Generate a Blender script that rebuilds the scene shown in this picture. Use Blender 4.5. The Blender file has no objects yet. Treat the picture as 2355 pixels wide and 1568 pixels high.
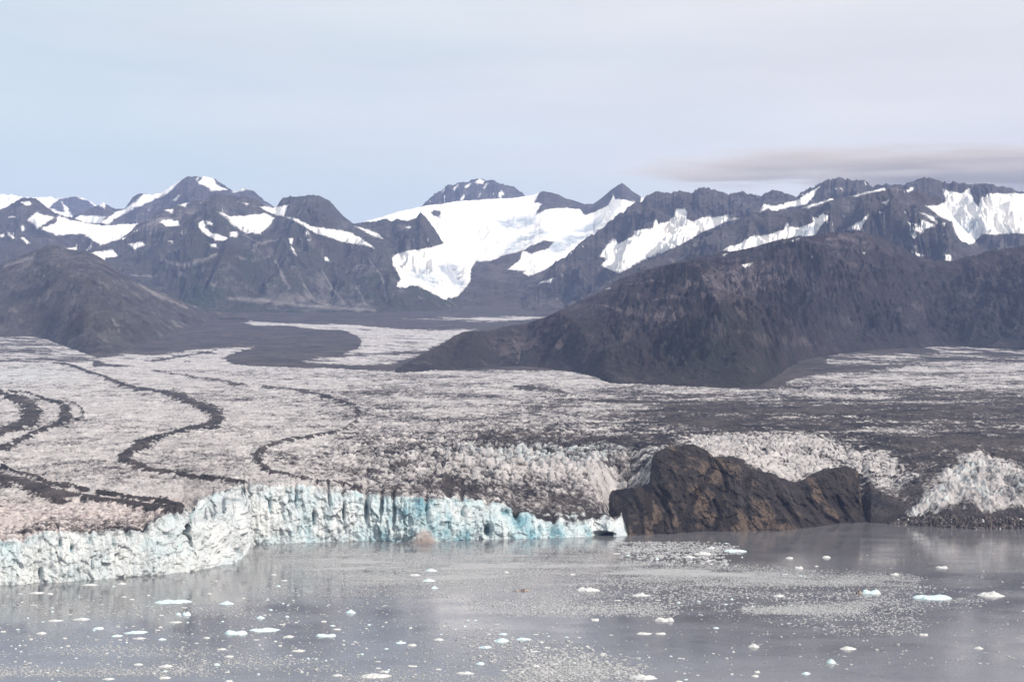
import bpy, math, random
import numpy as np
from mathutils import Vector

# ------------------------------------------------------------------ camera, sky, sun, exposure
scene = bpy.context.scene
COL = scene.collection
F = 2355 * 50 / 36.0          # focal length in drawing units (picture drawn 2355 wide, 1568 high)
CX, CY = 1177.5, 784.0
H = 192.0                     # height of the aircraft over the water, metres
HORIZON = 925.0
PITCH = math.atan((HORIZON - CY) / F)
cam_data = bpy.data.cameras.new('camera')
cam_data.lens = 50; cam_data.sensor_width = 36
cam_data.clip_start = 1; cam_data.clip_end = 200000
cam = bpy.data.objects.new('camera', cam_data); COL.objects.link(cam)
cam.location = (0, 0, H); cam.rotation_euler = (math.pi / 2 + PITCH, 0, 0)
scene.camera = cam

SUN_EL = math.radians(38)
SUN_AZ = math.radians(128)   # clockwise from +Y: the sun stands behind the camera, to the right
sun_dir = Vector((math.sin(SUN_AZ) * math.cos(SUN_EL), math.cos(SUN_AZ) * math.cos(SUN_EL), math.sin(SUN_EL)))
sl = bpy.data.lights.new('sun', 'SUN'); sl.energy = 4.8; sl.angle = math.radians(0.5); sl.color = (1.0, 0.92, 0.82)
sun = bpy.data.objects.new('sun', sl); COL.objects.link(sun)
sun.rotation_euler = sun_dir.to_track_quat('Z', 'Y').to_euler()

world = bpy.data.worlds.new('World'); scene.world = world; world.use_nodes = True
wn = world.node_tree.nodes; wl = world.node_tree.links; wn.clear()
def wnode(t, **k):
    n = wn.new(t)
    for a, b in k.items(): setattr(n, a, b)
    return n
sky = wnode('ShaderNodeTexSky', sky_type='NISHITA'); sky.sun_disc = False
sky.sun_elevation = SUN_EL; sky.sun_rotation = SUN_AZ; sky.air_density = 1.0; sky.dust_density = 1.0; sky.altitude = 200
tc = wnode('ShaderNodeTexCoord')
mp = wnode('ShaderNodeMapping'); mp.inputs['Scale'].default_value = (1.3, 1.3, 9.0); mp.inputs['Rotation'].default_value = (0.0, 0.16, 0)
cn = wnode('ShaderNodeTexNoise'); cn.inputs['Scale'].default_value = 1.6; cn.inputs['Detail'].default_value = 7; cn.inputs['Roughness'].default_value = 0.5
cr = wnode('ShaderNodeMapRange'); cr.inputs['From Min'].default_value = 0.3; cr.inputs['From Max'].default_value = 0.72; cr.inputs['To Min'].default_value = 0.74; cr.inputs['To Max'].default_value = 1.0
mix = wnode('ShaderNodeMix', data_type='RGBA'); mix.inputs['B'].default_value = (9.6, 9.7, 10.4, 1)
bg = wnode('ShaderNodeBackground'); bg.inputs['Strength'].default_value = 0.08
wo = wnode('ShaderNodeOutputWorld')
wl.new(tc.outputs['Generated'], mp.inputs['Vector']); wl.new(mp.outputs['Vector'], cn.inputs['Vector'])
wl.new(cn.outputs['Fac'], cr.inputs['Value']); wl.new(cr.outputs['Result'], mix.inputs['Factor'])
sxyz = wnode('ShaderNodeSeparateXYZ'); wl.new(tc.outputs['Generated'], sxyz.inputs[0])
sr = wnode('ShaderNodeMapRange'); sr.inputs['From Min'].default_value = -0.3; sr.inputs['From Max'].default_value = 0.3
n2_ = wnode('ShaderNodeTexNoise'); n2_.inputs['Scale'].default_value = 2.3; n2_.inputs['Detail'].default_value = 5
ad = wnode('ShaderNodeMath', operation='MULTIPLY_ADD'); ad.inputs[1].default_value = 0.9; ad.inputs[2].default_value = -0.45
az_ = wnode('ShaderNodeMath', operation='MULTIPLY_ADD'); az_.inputs[1].default_value = 0.9; az_.inputs[2].default_value = -0.12
a2_ = wnode('ShaderNodeMath', operation='ADD'); a3_ = wnode('ShaderNodeMath', operation='ADD')
wl.new(mp.outputs['Vector'], n2_.inputs['Vector']); wl.new(n2_.outputs['Fac'], ad.inputs[0]); wl.new(sxyz.outputs[2], az_.inputs[0])
wl.new(ad.outputs[0], a2_.inputs[0]); wl.new(az_.outputs[0], a2_.inputs[1]); wl.new(sxyz.outputs[0], a3_.inputs[0]); wl.new(a2_.outputs[0], a3_.inputs[1])
wl.new(a3_.outputs[0], sr.inputs['Value'])
veil = wnode('ShaderNodeMix', data_type='RGBA'); veil.inputs['A'].default_value = (9.3, 10.5, 10.4, 1); veil.inputs['B'].default_value = (11.5, 11.2, 10.7, 1)
wl.new(sr.outputs[0], veil.inputs['Factor']); wl.new(veil.outputs['Result'], mix.inputs['B'])
wl.new(sky.outputs['Color'], mix.inputs['A']); wl.new(mix.outputs['Result'], bg.inputs['Color']); wl.new(bg.outputs['Background'], wo.inputs['Surface'])

scene.view_settings.view_transform = 'Standard'; scene.view_settings.look = 'None'
scene.view_settings.gamma = 1; scene.view_settings.exposure = 0.12
scene.render.engine = 'CYCLES'
cy = scene.cycles
cy.use_denoising = True
cy.max_bounces = 4; cy.diffuse_bounces = 2; cy.glossy_bounces = 2; cy.transmission_bounces = 1; cy.volume_bounces = 1
cy.volume_step_rate = 1.0; cy.volume_max_steps = 256
cy.use_adaptive_sampling = True; cy.adaptive_threshold = 0.01
HAZE_DENSITY = 2.4e-5

# ------------------------------------------------------------------ drawing units -> rays -> world
cp, sp_ = math.cos(PITCH), math.sin(PITCH)
def ray(X, Y):
    """side and rise per metre of depth of the ray through a point of the drawing"""
    u = (np.asarray(X, float) - CX) / F; v = (CY - np.asarray(Y, float)) / F
    w = cp - v * sp_
    return u / w, (sp_ + v * cp) / w
def proj(x, y, z):
    a = x / y; e = (z - H) / y
    w = cp + e * sp_
    return CX + F * a / w, CY - F * (e * cp - sp_) / w
def col_of(X): return (np.asarray(X, float) - CX) / F
def water_d(Y):
    _, e = ray(0, Y); return -H / e
def ip(X, pts, k=1):
    p = np.array(pts, float); return np.interp(X, p[:, 0], p[:, k])

# ------------------------------------------------------------------ noise
_r = np.random.RandomState(7)
PERM = _r.permutation(4096).astype(np.int32); PERM = np.concatenate([PERM, PERM])
ANG = _r.rand(4096) * 2 * np.pi; GX = np.cos(ANG).astype(np.float32); GY = np.sin(ANG).astype(np.float32)
RV = _r.rand(4096).astype(np.float32); RW = _r.rand(4096).astype(np.float32)
def hsh(i, j, s): return PERM[(PERM[(i + s * 57) & 4095] + j) & 4095]
def perlin(x, y, s=0):
    x = np.asarray(x, np.float64); y = np.asarray(y, np.float64)
    xi = np.floor(x); yi = np.floor(y); fx = (x - xi).astype(np.float32); fy = (y - yi).astype(np.float32)
    xi = xi.astype(np.int64); yi = yi.astype(np.int64)
    u = fx * fx * fx * (fx * (fx * 6 - 15) + 10); v = fy * fy * fy * (fy * (fy * 6 - 15) + 10)
    def g(di, dj):
        h = hsh(xi + di, yi + dj, s); return GX[h] * (fx - di) + GY[h] * (fy - dj)
    a = g(0, 0); b = g(1, 0); c = g(0, 1); d = g(1, 1)
    return 1.45 * (a + u * (b - a) + v * (c - a + u * (a - b - c + d)))
def fbm(x, y, o=5, s=0, g=0.5, l=2.03):
    t = 0; a = 1; n = 0
    for k in range(o):
        t = t + a * perlin(x, y, s + k); n += a; a *= g; x = x * l + 3.7; y = y * l - 1.3
    return t / n
def ridged(x, y, o=5, s=0, g=0.5, l=2.07):
    t = 0; a = 1; n = 0; w = 1
    for k in range(o):
        r = (1 - np.abs(perlin(x, y, s + k))) ** 2 * w
        t = t + a * r; n += a; w = np.clip(r * 1.6, 0, 1); a *= g; x = x * l + 5.1; y = y * l + 2.9
    return t / n
def worley(x, y, s=0):
    xi = np.floor(x).astype(np.int64); yi = np.floor(y).astype(np.int64)
    f1 = np.full(x.shape, 9.0); f2 = np.full(x.shape, 9.0); idv = np.zeros(x.shape, np.float32); tx = np.zeros(x.shape); ty = np.zeros(x.shape)
    for i in (-1, 0, 1):
        for j in (-1, 0, 1):
            h = hsh(xi + i, yi + j, s)
            px = xi + i + RV[h]; py = yi + j + RW[h]
            dx = x - px; dy = y - py; d = dx * dx + dy * dy
            n = d < f1
            f2 = np.where(n, f1, np.minimum(f2, d)); f1 = np.where(n, d, f1)
            idv = np.where(n, RV[(h * 7 + 13) & 4095], idv); tx = np.where(n, dx, tx); ty = np.where(n, dy, ty)
    return np.sqrt(f1), np.sqrt(f2), idv, tx, ty
def facet(x, y, s=0):
    _, _, idv, tx, ty = worley(x, y, s)
    k = (idv * 4095).astype(np.int64) & 4095
    return (RV[(k * 5 + 11) & 4095] - 0.5) + 1.6 * ((RV[(k * 3 + 1) & 4095] - 0.5) * tx + (RW[(k * 7 + 5) & 4095] - 0.5) * ty)
def smooth(a, b, x):
    t = np.clip((x - a) / (b - a), 0, 1); return t * t * (3 - 2 * t)

# signed closeness of drawing points to an outline: +1 well inside .. -1 well outside, over R units
def inside(X, Y, poly, R=5.0):
    P = np.array(poly, float); out = np.full(X.shape, -1.0)
    m = (X > P[:, 0].min() - R) & (X < P[:, 0].max() + R) & (Y > P[:, 1].min() - R) & (Y < P[:, 1].max() + R)
    if not m.any(): return out
    x = X[m]; y = Y[m]; ins = np.zeros(x.shape, bool); dd = np.full(x.shape, 1e9)
    for k in range(len(P)):
        x1, y1 = P[k]; x2, y2 = P[(k + 1) % len(P)]
        c = ((y1 > y) != (y2 > y))
        with np.errstate(divide='ignore', invalid='ignore'):
            xx = (x2 - x1) * (y - y1) / ((y2 - y1) if y2 != y1 else 1e-9) + x1
        ins ^= c & (x < xx)
        L = (x2 - x1) ** 2 + (y2 - y1) ** 2 + 1e-9
        t = np.clip(((x - x1) * (x2 - x1) + (y - y1) * (y2 - y1)) / L, 0, 1)
        dd = np.minimum(dd, (x - x1 - t * (x2 - x1)) ** 2 + (y - y1 - t * (y2 - y1)) ** 2)
    d = np.sqrt(dd); out[m] = np.clip(np.where(ins, d, -d) / R, -1, 1)
    return out
def along(X, Y, line):
    """for a line of (x, y, half width): 1 on the line, 0.5 at the half width, falling to 0"""
    P = np.array(line, float); out = np.zeros(X.shape)
    R = P[:, 2].max() * 2 + 2
    m = (X > P[:, 0].min() - R) & (X < P[:, 0].max() + R) & (Y > P[:, 1].min() - R) & (Y < P[:, 1].max() + R)
    if not m.any(): return out
    x = X[m]; y = Y[m]; best = np.zeros(x.shape)
    for k in range(len(P) - 1):
        x1, y1, w1 = P[k]; x2, y2, w2 = P[k + 1]
        L = (x2 - x1) ** 2 + (y2 - y1) ** 2 + 1e-9
        t = np.clip(((x - x1) * (x2 - x1) + (y - y1) * (y2 - y1)) / L, 0, 1)
        d = np.sqrt((x - x1 - t * (x2 - x1)) ** 2 + (y - y1 - t * (y2 - y1)) ** 2)
        best = np.maximum(best, 1 - 0.5 * d / (w1 + t * (w2 - w1)))
    out[m] = np.clip(best, 0, 1)
    return out

# ------------------------------------------------------------------ mesh helpers
def tag(o, label=None, cat=None, group=None, kind=None):
    if label: o['label'] = label
    if cat: o['category'] = cat
    if group: o['group'] = group
    if kind: o['kind'] = kind
    return o
def mesh_arrays(name, co, quads, mat, smooth_=True, masks=None, tris=None):
    me = bpy.data.meshes.new(name)
    faces = quads if quads is not None else tris
    k = faces.shape[1]
    me.vertices.add(len(co)); me.vertices.foreach_set('co', co.astype(np.float32).ravel())
    me.loops.add(faces.size); me.loops.foreach_set('vertex_index', faces.astype(np.int32).ravel())
    me.polygons.add(len(faces)); me.polygons.foreach_set('loop_start', np.arange(0, faces.size, k, dtype=np.int32))
    me.polygons.foreach_set('loop_total', np.full(len(faces), k, np.int32))
    me.polygons.foreach_set('use_smooth', np.full(len(faces), smooth_, bool))
    me.update(calc_edges=True)
    if masks is not None:
        at = me.color_attributes.new('mask', 'FLOAT_COLOR', 'POINT')
        at.data.foreach_set('color', np.clip(masks, 0, 1).astype(np.float32).ravel())
    me.materials.append(mat)
    o = bpy.data.objects.new(name, me); COL.objects.link(o)
    return o
def grid_faces(nr, nc):
    i = np.arange(nr - 1)[:, None] * nc + np.arange(nc - 1)[None, :]
    return np.stack([i, i + 1, i + nc + 1, i + nc], -1).reshape(-1, 4)
def rgba(*ch):
    z = np.zeros(ch[0].shape); c = list(ch) + [z] * (4 - len(ch))
    return np.stack([q.ravel() for q in c], -1)

# ------------------------------------------------------------------ material helpers
class MT:
    def __init__(s, name):
        s.m = bpy.data.materials.new(name); s.m.use_nodes = True; s.t = s.m.node_tree; s.n = s.t.nodes; s.n.clear()
        s.out = s.n.new('ShaderNodeOutputMaterial'); s.b = s.n.new('ShaderNodeBsdfPrincipled')
        s.t.links.new(s.b.outputs[0], s.out.inputs['Surface'])
        s.geo = s.n.new('ShaderNodeNewGeometry')
        s.tc = s.n.new('ShaderNodeTexCoord')
    def lk(s, a, b): s.t.links.new(a, b)
    def put(s, sock, v):
        if isinstance(v, bpy.types.NodeSocket): s.lk(v, sock)
        elif isinstance(v, tuple) and len(v) == 3 and sock.type == 'RGBA': sock.default_value = (*v, 1)
        else: sock.default_value = v
    def noise(s, scale, stretch=(1, 1, 1), detail=4, rough=0.55, vec=None, dist=0):
        mp = s.n.new('ShaderNodeMapping'); mp.inputs['Scale'].default_value = tuple(scale * q for q in stretch)
        s.lk(vec or s.tc.outputs['Object'], mp.inputs['Vector'])
        n = s.n.new('ShaderNodeTexNoise'); n.inputs['Scale'].default_value = 1; n.inputs['Detail'].default_value = detail
        n.inputs['Roughness'].default_value = rough; n.inputs['Distortion'].default_value = dist
        s.lk(mp.outputs[0], n.inputs['Vector']); return n.outputs['Fac']
    def voro(s, scale, stretch=(1, 1, 1), feature='F1'):
        mp = s.n.new('ShaderNodeMapping'); mp.inputs['Scale'].default_value = tuple(scale * q for q in stretch)
        s.lk(s.tc.outputs['Object'], mp.inputs['Vector'])
        n = s.n.new('ShaderNodeTexVoronoi'); n.feature = feature; n.inputs['Scale'].default_value = 1
        s.lk(mp.outputs[0], n.inputs['Vector']); return n.outputs['Distance']
    def math(s, op, a, b=0.0, c=0.0, clamp=False):
        n = s.n.new('ShaderNodeMath'); n.operation = op; n.use_clamp = clamp
        for i, v in enumerate((a, b, c)): s.put(n.inputs[i], v)
        return n.outputs[0]
    def rng(s, v, a, b, c=0.0, d=1.0):
        n = s.n.new('ShaderNodeMapRange'); s.put(n.inputs['Value'], v)
        n.inputs['From Min'].default_value = a; n.inputs['From Max'].default_value = b
        n.inputs['To Min'].default_value = c; n.inputs['To Max'].default_value = d; return n.outputs[0]
    def mix(s, f, a, b):
        n = s.n.new('ShaderNodeMix'); n.data_type = 'RGBA'; s.put(n.inputs['Factor'], f)
        s.put(n.inputs['A'], a); s.put(n.inputs['B'], b); return n.outputs['Result']
    def attr(s):
        a = s.n.new('ShaderNodeAttribute'); a.attribute_name = 'mask'
        q = s.n.new('ShaderNodeSeparateColor'); s.lk(a.outputs['Color'], q.inputs[0])
        return q.outputs[0], q.outputs[1], q.outputs[2], a.outputs['Alpha']
    def bump(s, h, dist, strength=1.0):
        n = s.n.new('ShaderNodeBump'); n.inputs['Strength'].default_value = strength; n.inputs['Distance'].default_value = dist
        s.lk(h, n.inputs['Height']); s.lk(n.outputs[0], s.b.inputs['Normal'])
    def fin(s, color, rough=0.9, spec=0.2):
        s.put(s.b.inputs['Base Color'], color); s.put(s.b.inputs['Roughness'], rough)
        s.b.inputs['Specular IOR Level'].default_value = spec
        return s.m

# rock with snow: R snow, G pale scree, B plants
def rock_snow(name, dark, light, green, warm):
    t = MT(name); sn, sc, gr, al = t.attr()
    n1 = t.noise(0.004, detail=8, rough=0.66); n2 = t.noise(0.022, detail=6, rough=0.72); n3 = t.noise(0.0016, detail=6, rough=0.6)
    n4 = t.noise(0.009, (1, 0.5, 1.6), detail=7, rough=0.7, dist=0.4)
    v = t.math('ADD', t.math('MULTIPLY', n1, 0.45), t.math('ADD', t.math('MULTIPLY', n2, 0.3), t.math('MULTIPLY', n4, 0.25)))
    rock = t.mix(t.rng(v, 0.43, 0.57), dark, light)
    tint = t.mix(t.rng(n4, 0.4, 0.62), tuple(q * 0.5 for q in warm), warm)
    rock = t.mix(t.rng(n3, 0.44, 0.62, 0.0, 0.75), rock, tint)
    gf = t.math('MULTIPLY', gr, t.rng(t.math('ADD', t.math('MULTIPLY', n1, 0.6), t.math('MULTIPLY', n4, 0.4)), 0.44, 0.54), clamp=True)
    rock = t.mix(gf, rock, green)
    pale = tuple(min(1, q * 1.9 + 0.035) for q in light)
    rock = t.mix(t.math('MULTIPLY', t.rng(t.math('ADD', sc, t.math('ADD', t.math('MULTIPLY', n2, 0.7), t.math('MULTIPLY', n4, 0.7))), 1.0, 1.5), 0.9), rock, pale)
    nn = t.math('ADD', t.math('MULTIPLY', t.math('SUBTRACT', n2, 0.5), 0.9), t.math('MULTIPLY', t.math('SUBTRACT', n4, 0.5), 0.9))
    sf = t.rng(t.math('ADD', sn, nn), 0.30, 0.60)
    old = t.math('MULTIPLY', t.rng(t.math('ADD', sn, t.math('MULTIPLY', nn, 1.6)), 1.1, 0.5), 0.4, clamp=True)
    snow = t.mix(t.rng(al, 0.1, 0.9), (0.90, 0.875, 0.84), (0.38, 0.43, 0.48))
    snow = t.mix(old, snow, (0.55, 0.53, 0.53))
    c = t.mix(t.math('MULTIPLY', sf, 0.97), rock, snow)
    h = t.math('ADD', t.math('MULTIPLY', n1, 0.8), t.math('ADD', t.math('MULTIPLY', n2, 0.4), t.math('MULTIPLY', n4, 0.5)))
    t.bump(t.math('MULTIPLY', h, t.rng(sf, 0, 1, 1.0, 0.3)), 55.0, 1.0)
    return t.fin(c)
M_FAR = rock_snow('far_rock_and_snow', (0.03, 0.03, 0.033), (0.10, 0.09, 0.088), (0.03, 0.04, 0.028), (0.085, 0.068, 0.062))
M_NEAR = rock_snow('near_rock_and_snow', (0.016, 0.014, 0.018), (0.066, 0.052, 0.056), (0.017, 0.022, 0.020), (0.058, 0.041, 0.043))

# ------------------------------------------------------------------ haze
def box_mesh(name, lo, hi, mat):
    v = np.array([(x, y, z) for z in (lo[2], hi[2]) for y in (lo[1], hi[1]) for x in (lo[0], hi[0])], float)
    f = np.array([(0, 2, 3, 1), (4, 5, 7, 6), (0, 1, 5, 4), (2, 6, 7, 3), (0, 4, 6, 2), (1, 3, 7, 5)])
    return mesh_arrays(name, v, f, mat, False)
mh = bpy.data.materials.new('haze'); mh.use_nodes = True; mh.node_tree.nodes.clear()
ho = mh.node_tree.nodes.new('ShaderNodeOutputMaterial'); hv = mh.node_tree.nodes.new('ShaderNodeVolumePrincipled')
hv.inputs['Color'].default_value = (0.42, 0.56, 1.0, 1); hv.inputs['Density'].default_value = HAZE_DENSITY; hv.inputs['Anisotropy'].default_value = 0.0
mh.node_tree.links.new(hv.outputs[0], ho.inputs['Volume'])
haze = box_mesh('haze', (-30000, -3000, -30), (30000, 27000, 3650), mh)
tag(haze, kind='stuff')

# ------------------------------------------------------------------ water
t = MT('silty_water')
big = t.noise(0.0022, (1, 2.2, 1), detail=4, dist=0.6); mid = t.noise(0.012, (1, 1.6, 1), detail=3); rip = t.noise(0.35, (1, 1.0, 1), detail=3, rough=0.6)
colw = t.mix(t.rng(big, 0.35, 0.65), (0.115, 0.115, 0.125), (0.155, 0.153, 0.163))
t.bump(t.math('ADD', t.math('MULTIPLY', rip, t.rng(mid, 0.45, 0.65, 0.25, 1.0)), t.math('MULTIPLY', mid, 0.6)), 0.16, 0.55)
t.b.inputs['IOR'].default_value = 1.33
M_WATER = t.fin(colw, t.rng(mid, 0.4, 0.7, 0.07, 0.16), 0.5)
wv = np.array([(-29000, -2500, 0), (29000, -2500, 0), (29000, 26000, 0), (-29000, 26000, 0)], float)
water = mesh_arrays('water', wv, np.array([(0, 1, 2, 3)]), M_WATER, False); tag(water, kind='structure')

# ------------------------------------------------------------------ the lie of the land (depth for each height in the drawing)
GROUND = [(640, 18000), (700, 12000), (730, 9800), (760, 8200), (800, 6600), (850, 5050), (900, 3950), (960, 3100), (1000, 2700), (1060, 2250), (1120, 1950), (1180, 1720), (1260, 1500)]
def ground_d(Y): return ip(Y, GROUND)
gy = np.array([q[0] for q in GROUND], float)[::-1]; gd = np.array([q[1] for q in GROUND], float)[::-1]
gz = H + ray(0, gy)[1] * gd
_fd = np.linspace(gd[0], gd[-1], 400); _fz = np.interp(_fd, gd, gz)
def base_z(d): return np.interp(d, _fd, _fz)

SHORE = [(-400, 1362), (-200, 1358), (0, 1345), (100, 1339), (250, 1330), (400, 1318), (480, 1306), (540, 1293), (562, 1278), (567, 1252), (700, 1247), (850, 1243), (980, 1245), (1100, 1239), (1250, 1238), (1370, 1233), (1432, 1236),
         (1500, 1222), (1560, 1210), (1980, 1198), (2000, 1203), (2060, 1205), (2150, 1211), (2240, 1216), (2330, 1215), (2700, 1220)]
TOP = [(-400, 1262), (-200, 1255), (0, 1244), (50, 1246), (80, 1233), (133, 1222), (186, 1230), (286, 1218), (333, 1222), (360, 1196), (396, 1181), (422, 1180), (440, 1152), (466, 1148), (499, 1135), (539, 1125), (562, 1119), (600, 1118), (700, 1119), (783, 1127),
       (843, 1134), (923, 1143), (983, 1147), (1083, 1147), (1146, 1155), (1183, 1173), (1216, 1178), (1249, 1189), (1316, 1184), (1366, 1182), (1395, 1184), (1412, 1196), (1426, 1208), (1434, 1226)]
ROCK_TOP = [(1345, 1185), (1362, 1160), (1378, 1140), (1400, 1134), (1425, 1124), (1452, 1121), (1492, 1112), (1500, 1050), (1510, 1040), (1532, 1027), (1570, 1021), (1599, 1022), (1626, 1037), (1640, 1050), (1679, 1047), (1705, 1056), (1717, 1075), (1750, 1082), (1782, 1090), (1811, 1107), (1841, 1107),
            (1864, 1090), (1891, 1078), (1950, 1072), (1972, 1085), (1980, 1130), (1988, 1172), (1996, 1200)]
ROCK_SHORE = [(1340, 1204), (1395, 1206), (1430, 1222), (1445, 1231), (1500, 1228), (1546, 1227), (1605, 1221), (1679, 1221), (1808, 1219), (1885, 1209), (1932, 1203), (2000, 1199)]
def rock_ridge_d(X): return ip(X, [(1355, 2345), (1430, 2335), (1495, 2290), (1500, 2300), (1600, 2310), (1820, 2330), (1950, 2400), (2000, 2440)])

# ------------------------------------------------------------------ glacier sheet: up the ice cliff, then back up the valley
X = np.unique(np.concatenate([np.linspace(-290, 2640, 1500), np.linspace(-620, -295, 70), np.linspace(2645, 3050, 90), np.linspace(555, 575, 80)])); NC = len(X)
def soften(v, r=45):
    g = np.arange(-900, 3400, 1.0); q = np.interp(g, X, v)
    k = np.exp(-0.5 * (np.arange(-3 * r, 3 * r + 1) / r) ** 2); k /= k.sum()
    return np.interp(X, g, np.convolve(np.pad(q, 3 * r, mode='edge'), k, mode='valid'))
a_col = col_of(X)
dw = water_d(ip(X, SHORE))
ttop = ip(X, TOP)
rt = ip(X, ROCK_TOP)
setb = ip(X, [(-400, 18), (350, 18), (425, 35), (450, 130), (500, 230), (540, 255), (562, 181), (567, 20), (1100, 22), (1183, 45), (1300, 60), (1420, 45), (1434, 30), (1440, 60), (2640, 60)])
dt = dw + setb
zt = H + ray(0, ttop)[1] * dt
# columns hidden behind the rock knoll, and the low shore right of it
mk = (X > 1434) & (X < 1992)
rd = rock_ridge_d(X) + 14; rz = soften(H + ray(0, rt)[1] * rd, 11) - 11
w = smooth(1405, 1462, X) * (1 - smooth(1930, 1972, X))
dt = dt * (1 - w) + rd * w; zt = zt * (1 - w) + rz * w
w2 = smooth(1930, 1972, X)
shore_top_y = ip(X, [(1980, 1190), (2060, 1192), (2150, 1188), (2260, 1194), (2640, 1196)])
d2 = dw + 22; z2 = H + ray(0, shore_top_y)[1] * d2
dt = dt * (1 - w2) + d2 * w2; zt = zt * (1 - w2) + z2 * w2
zt = zt + 5.0 * fbm(X * 0.08, X * 0, 4, 90, 0.65) * (1 - w2) * (1 - w)
for nx0, nw0, nz0 in [(444, 11, 24), (404, 4, 9), (490, 4, 8), (571, 4, 14), (620, 3, 6), (680, 3, 7), (756, 3, 7), (790, 4, 8), (843, 5, 10), (878, 5, 9), (905, 4, 9), (980, 4, 7), (1120, 8, 9), (1186, 7, 9), (293, 5, 7), (138, 3, 6), (210, 4, 5), (60, 5, 6), (1063, 4, 6), (1268, 5, 6)]:
    zt = zt - 0.75 * nz0 * np.exp(-np.abs((X - nx0) / nw0) ** 2.5)
blend_L = np.full(NC, 230.0) * (1 - np.maximum(w, w2)) + 130 * w + 190 * w2
nf = 120
fr = np.linspace(0, 1, nf)[:, None]
slopeshape = fr ** 1.35
ledge_y = ip(X, [(425, 1205), (466, 1203), (500, 1186), (525, 1170), (545, 1172), (562, 1200)]) + 6 * fbm(X * 0.08, X * 0, 3, 93)
lf = ((H + ray(0, ledge_y)[1] * (dw + 12)) + 10) / (zt + 10)
onl = (smooth(428, 442, X) * (1 - smooth(552, 562, X)))[None]
shelf = 0.16 * np.clip(fr / lf[None], 0, 1) + 0.68 * smooth(lf[None] - 0.01, lf[None] + 0.07, fr) + 0.16 * np.clip((fr - lf[None]) / (1 - lf[None]), 0, 1)
D_face = dw[None] + (dt - dw)[None] * (slopeshape * (1 - onl) + shelf * onl)
Z_face = -10 + (zt + 10)[None] * fr
rows = [0.0]; d = 0.0
while d < 11500:
    step = 1.55 + 0.0022 * max(0, d - 150) + max(0, d - 2500) * 0.004
    d += step; rows.append(d)
rows = np.array(rows[1:]); rr = rows[:, None]
far_end = 13600.0
dts = soften(dt); res = (dt - dts)[None]
Z_face = Z_face + onl * np.sin(np.pi * fr) * 7.0 * fbm(a_col[None] * D_face * 0.06, D_face * 0.06, 4, 94, 0.6)
D_s = dts[None] + rr * (far_end - dts[None]) / rows[-1] + res * np.exp(-rr / 170.0)
bz = base_z(D_s); off = zt - base_z(dt); offs = soften(off)
Z_s = bz + offs[None] * np.exp(-(D_s - dt[None]) / soften(blend_L)[None]) + (off - offs)[None] * np.exp(-rr / 55.0)
Z_s = Z_s - 60 * np.exp(-((X[None] - 1412) / 30.0) ** 2) * np.exp(-((rr - 130) / 150.0) ** 2) * smooth(0, 40, rr)
D_all = np.vstack([D_face, D_s]); Z_all = np.vstack([Z_face, Z_s])
A = np.broadcast_to(a_col[None], D_all.shape)
XX = A * D_all
nface = nf
PX, PY = proj(XX, D_all, Z_all)
surf = np.zeros(D_all.shape, bool); surf[nface:] = True
fs = np.vstack([np.zeros_like(D_face), np.clip(rr / 12.0, 0, 1) * np.ones_like(D_s)])     # 0 on the face, 1 on the top
print('glacier grid', D_all.shape)

wob = 3.0 * fbm(XX * 0.03, D_all * 0.03, 3, 11) + 3.0 * fbm(XX * 0.008, D_all * 0.004, 4, 12, 0.65) + 3.5 * fbm(PX * 0.05, PY * 0.25, 4, 13, 0.65) * smooth(3500, 5000, D_all)
wx = PX + wob * 1.6; wy = PY + wob * 0.6
rag = fbm(XX * 0.09, D_all * 0.05, 4, 16, 0.65); rag2 = fbm(XX * 0.05 + 9, D_all * 0.03, 4, 26, 0.7)
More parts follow.
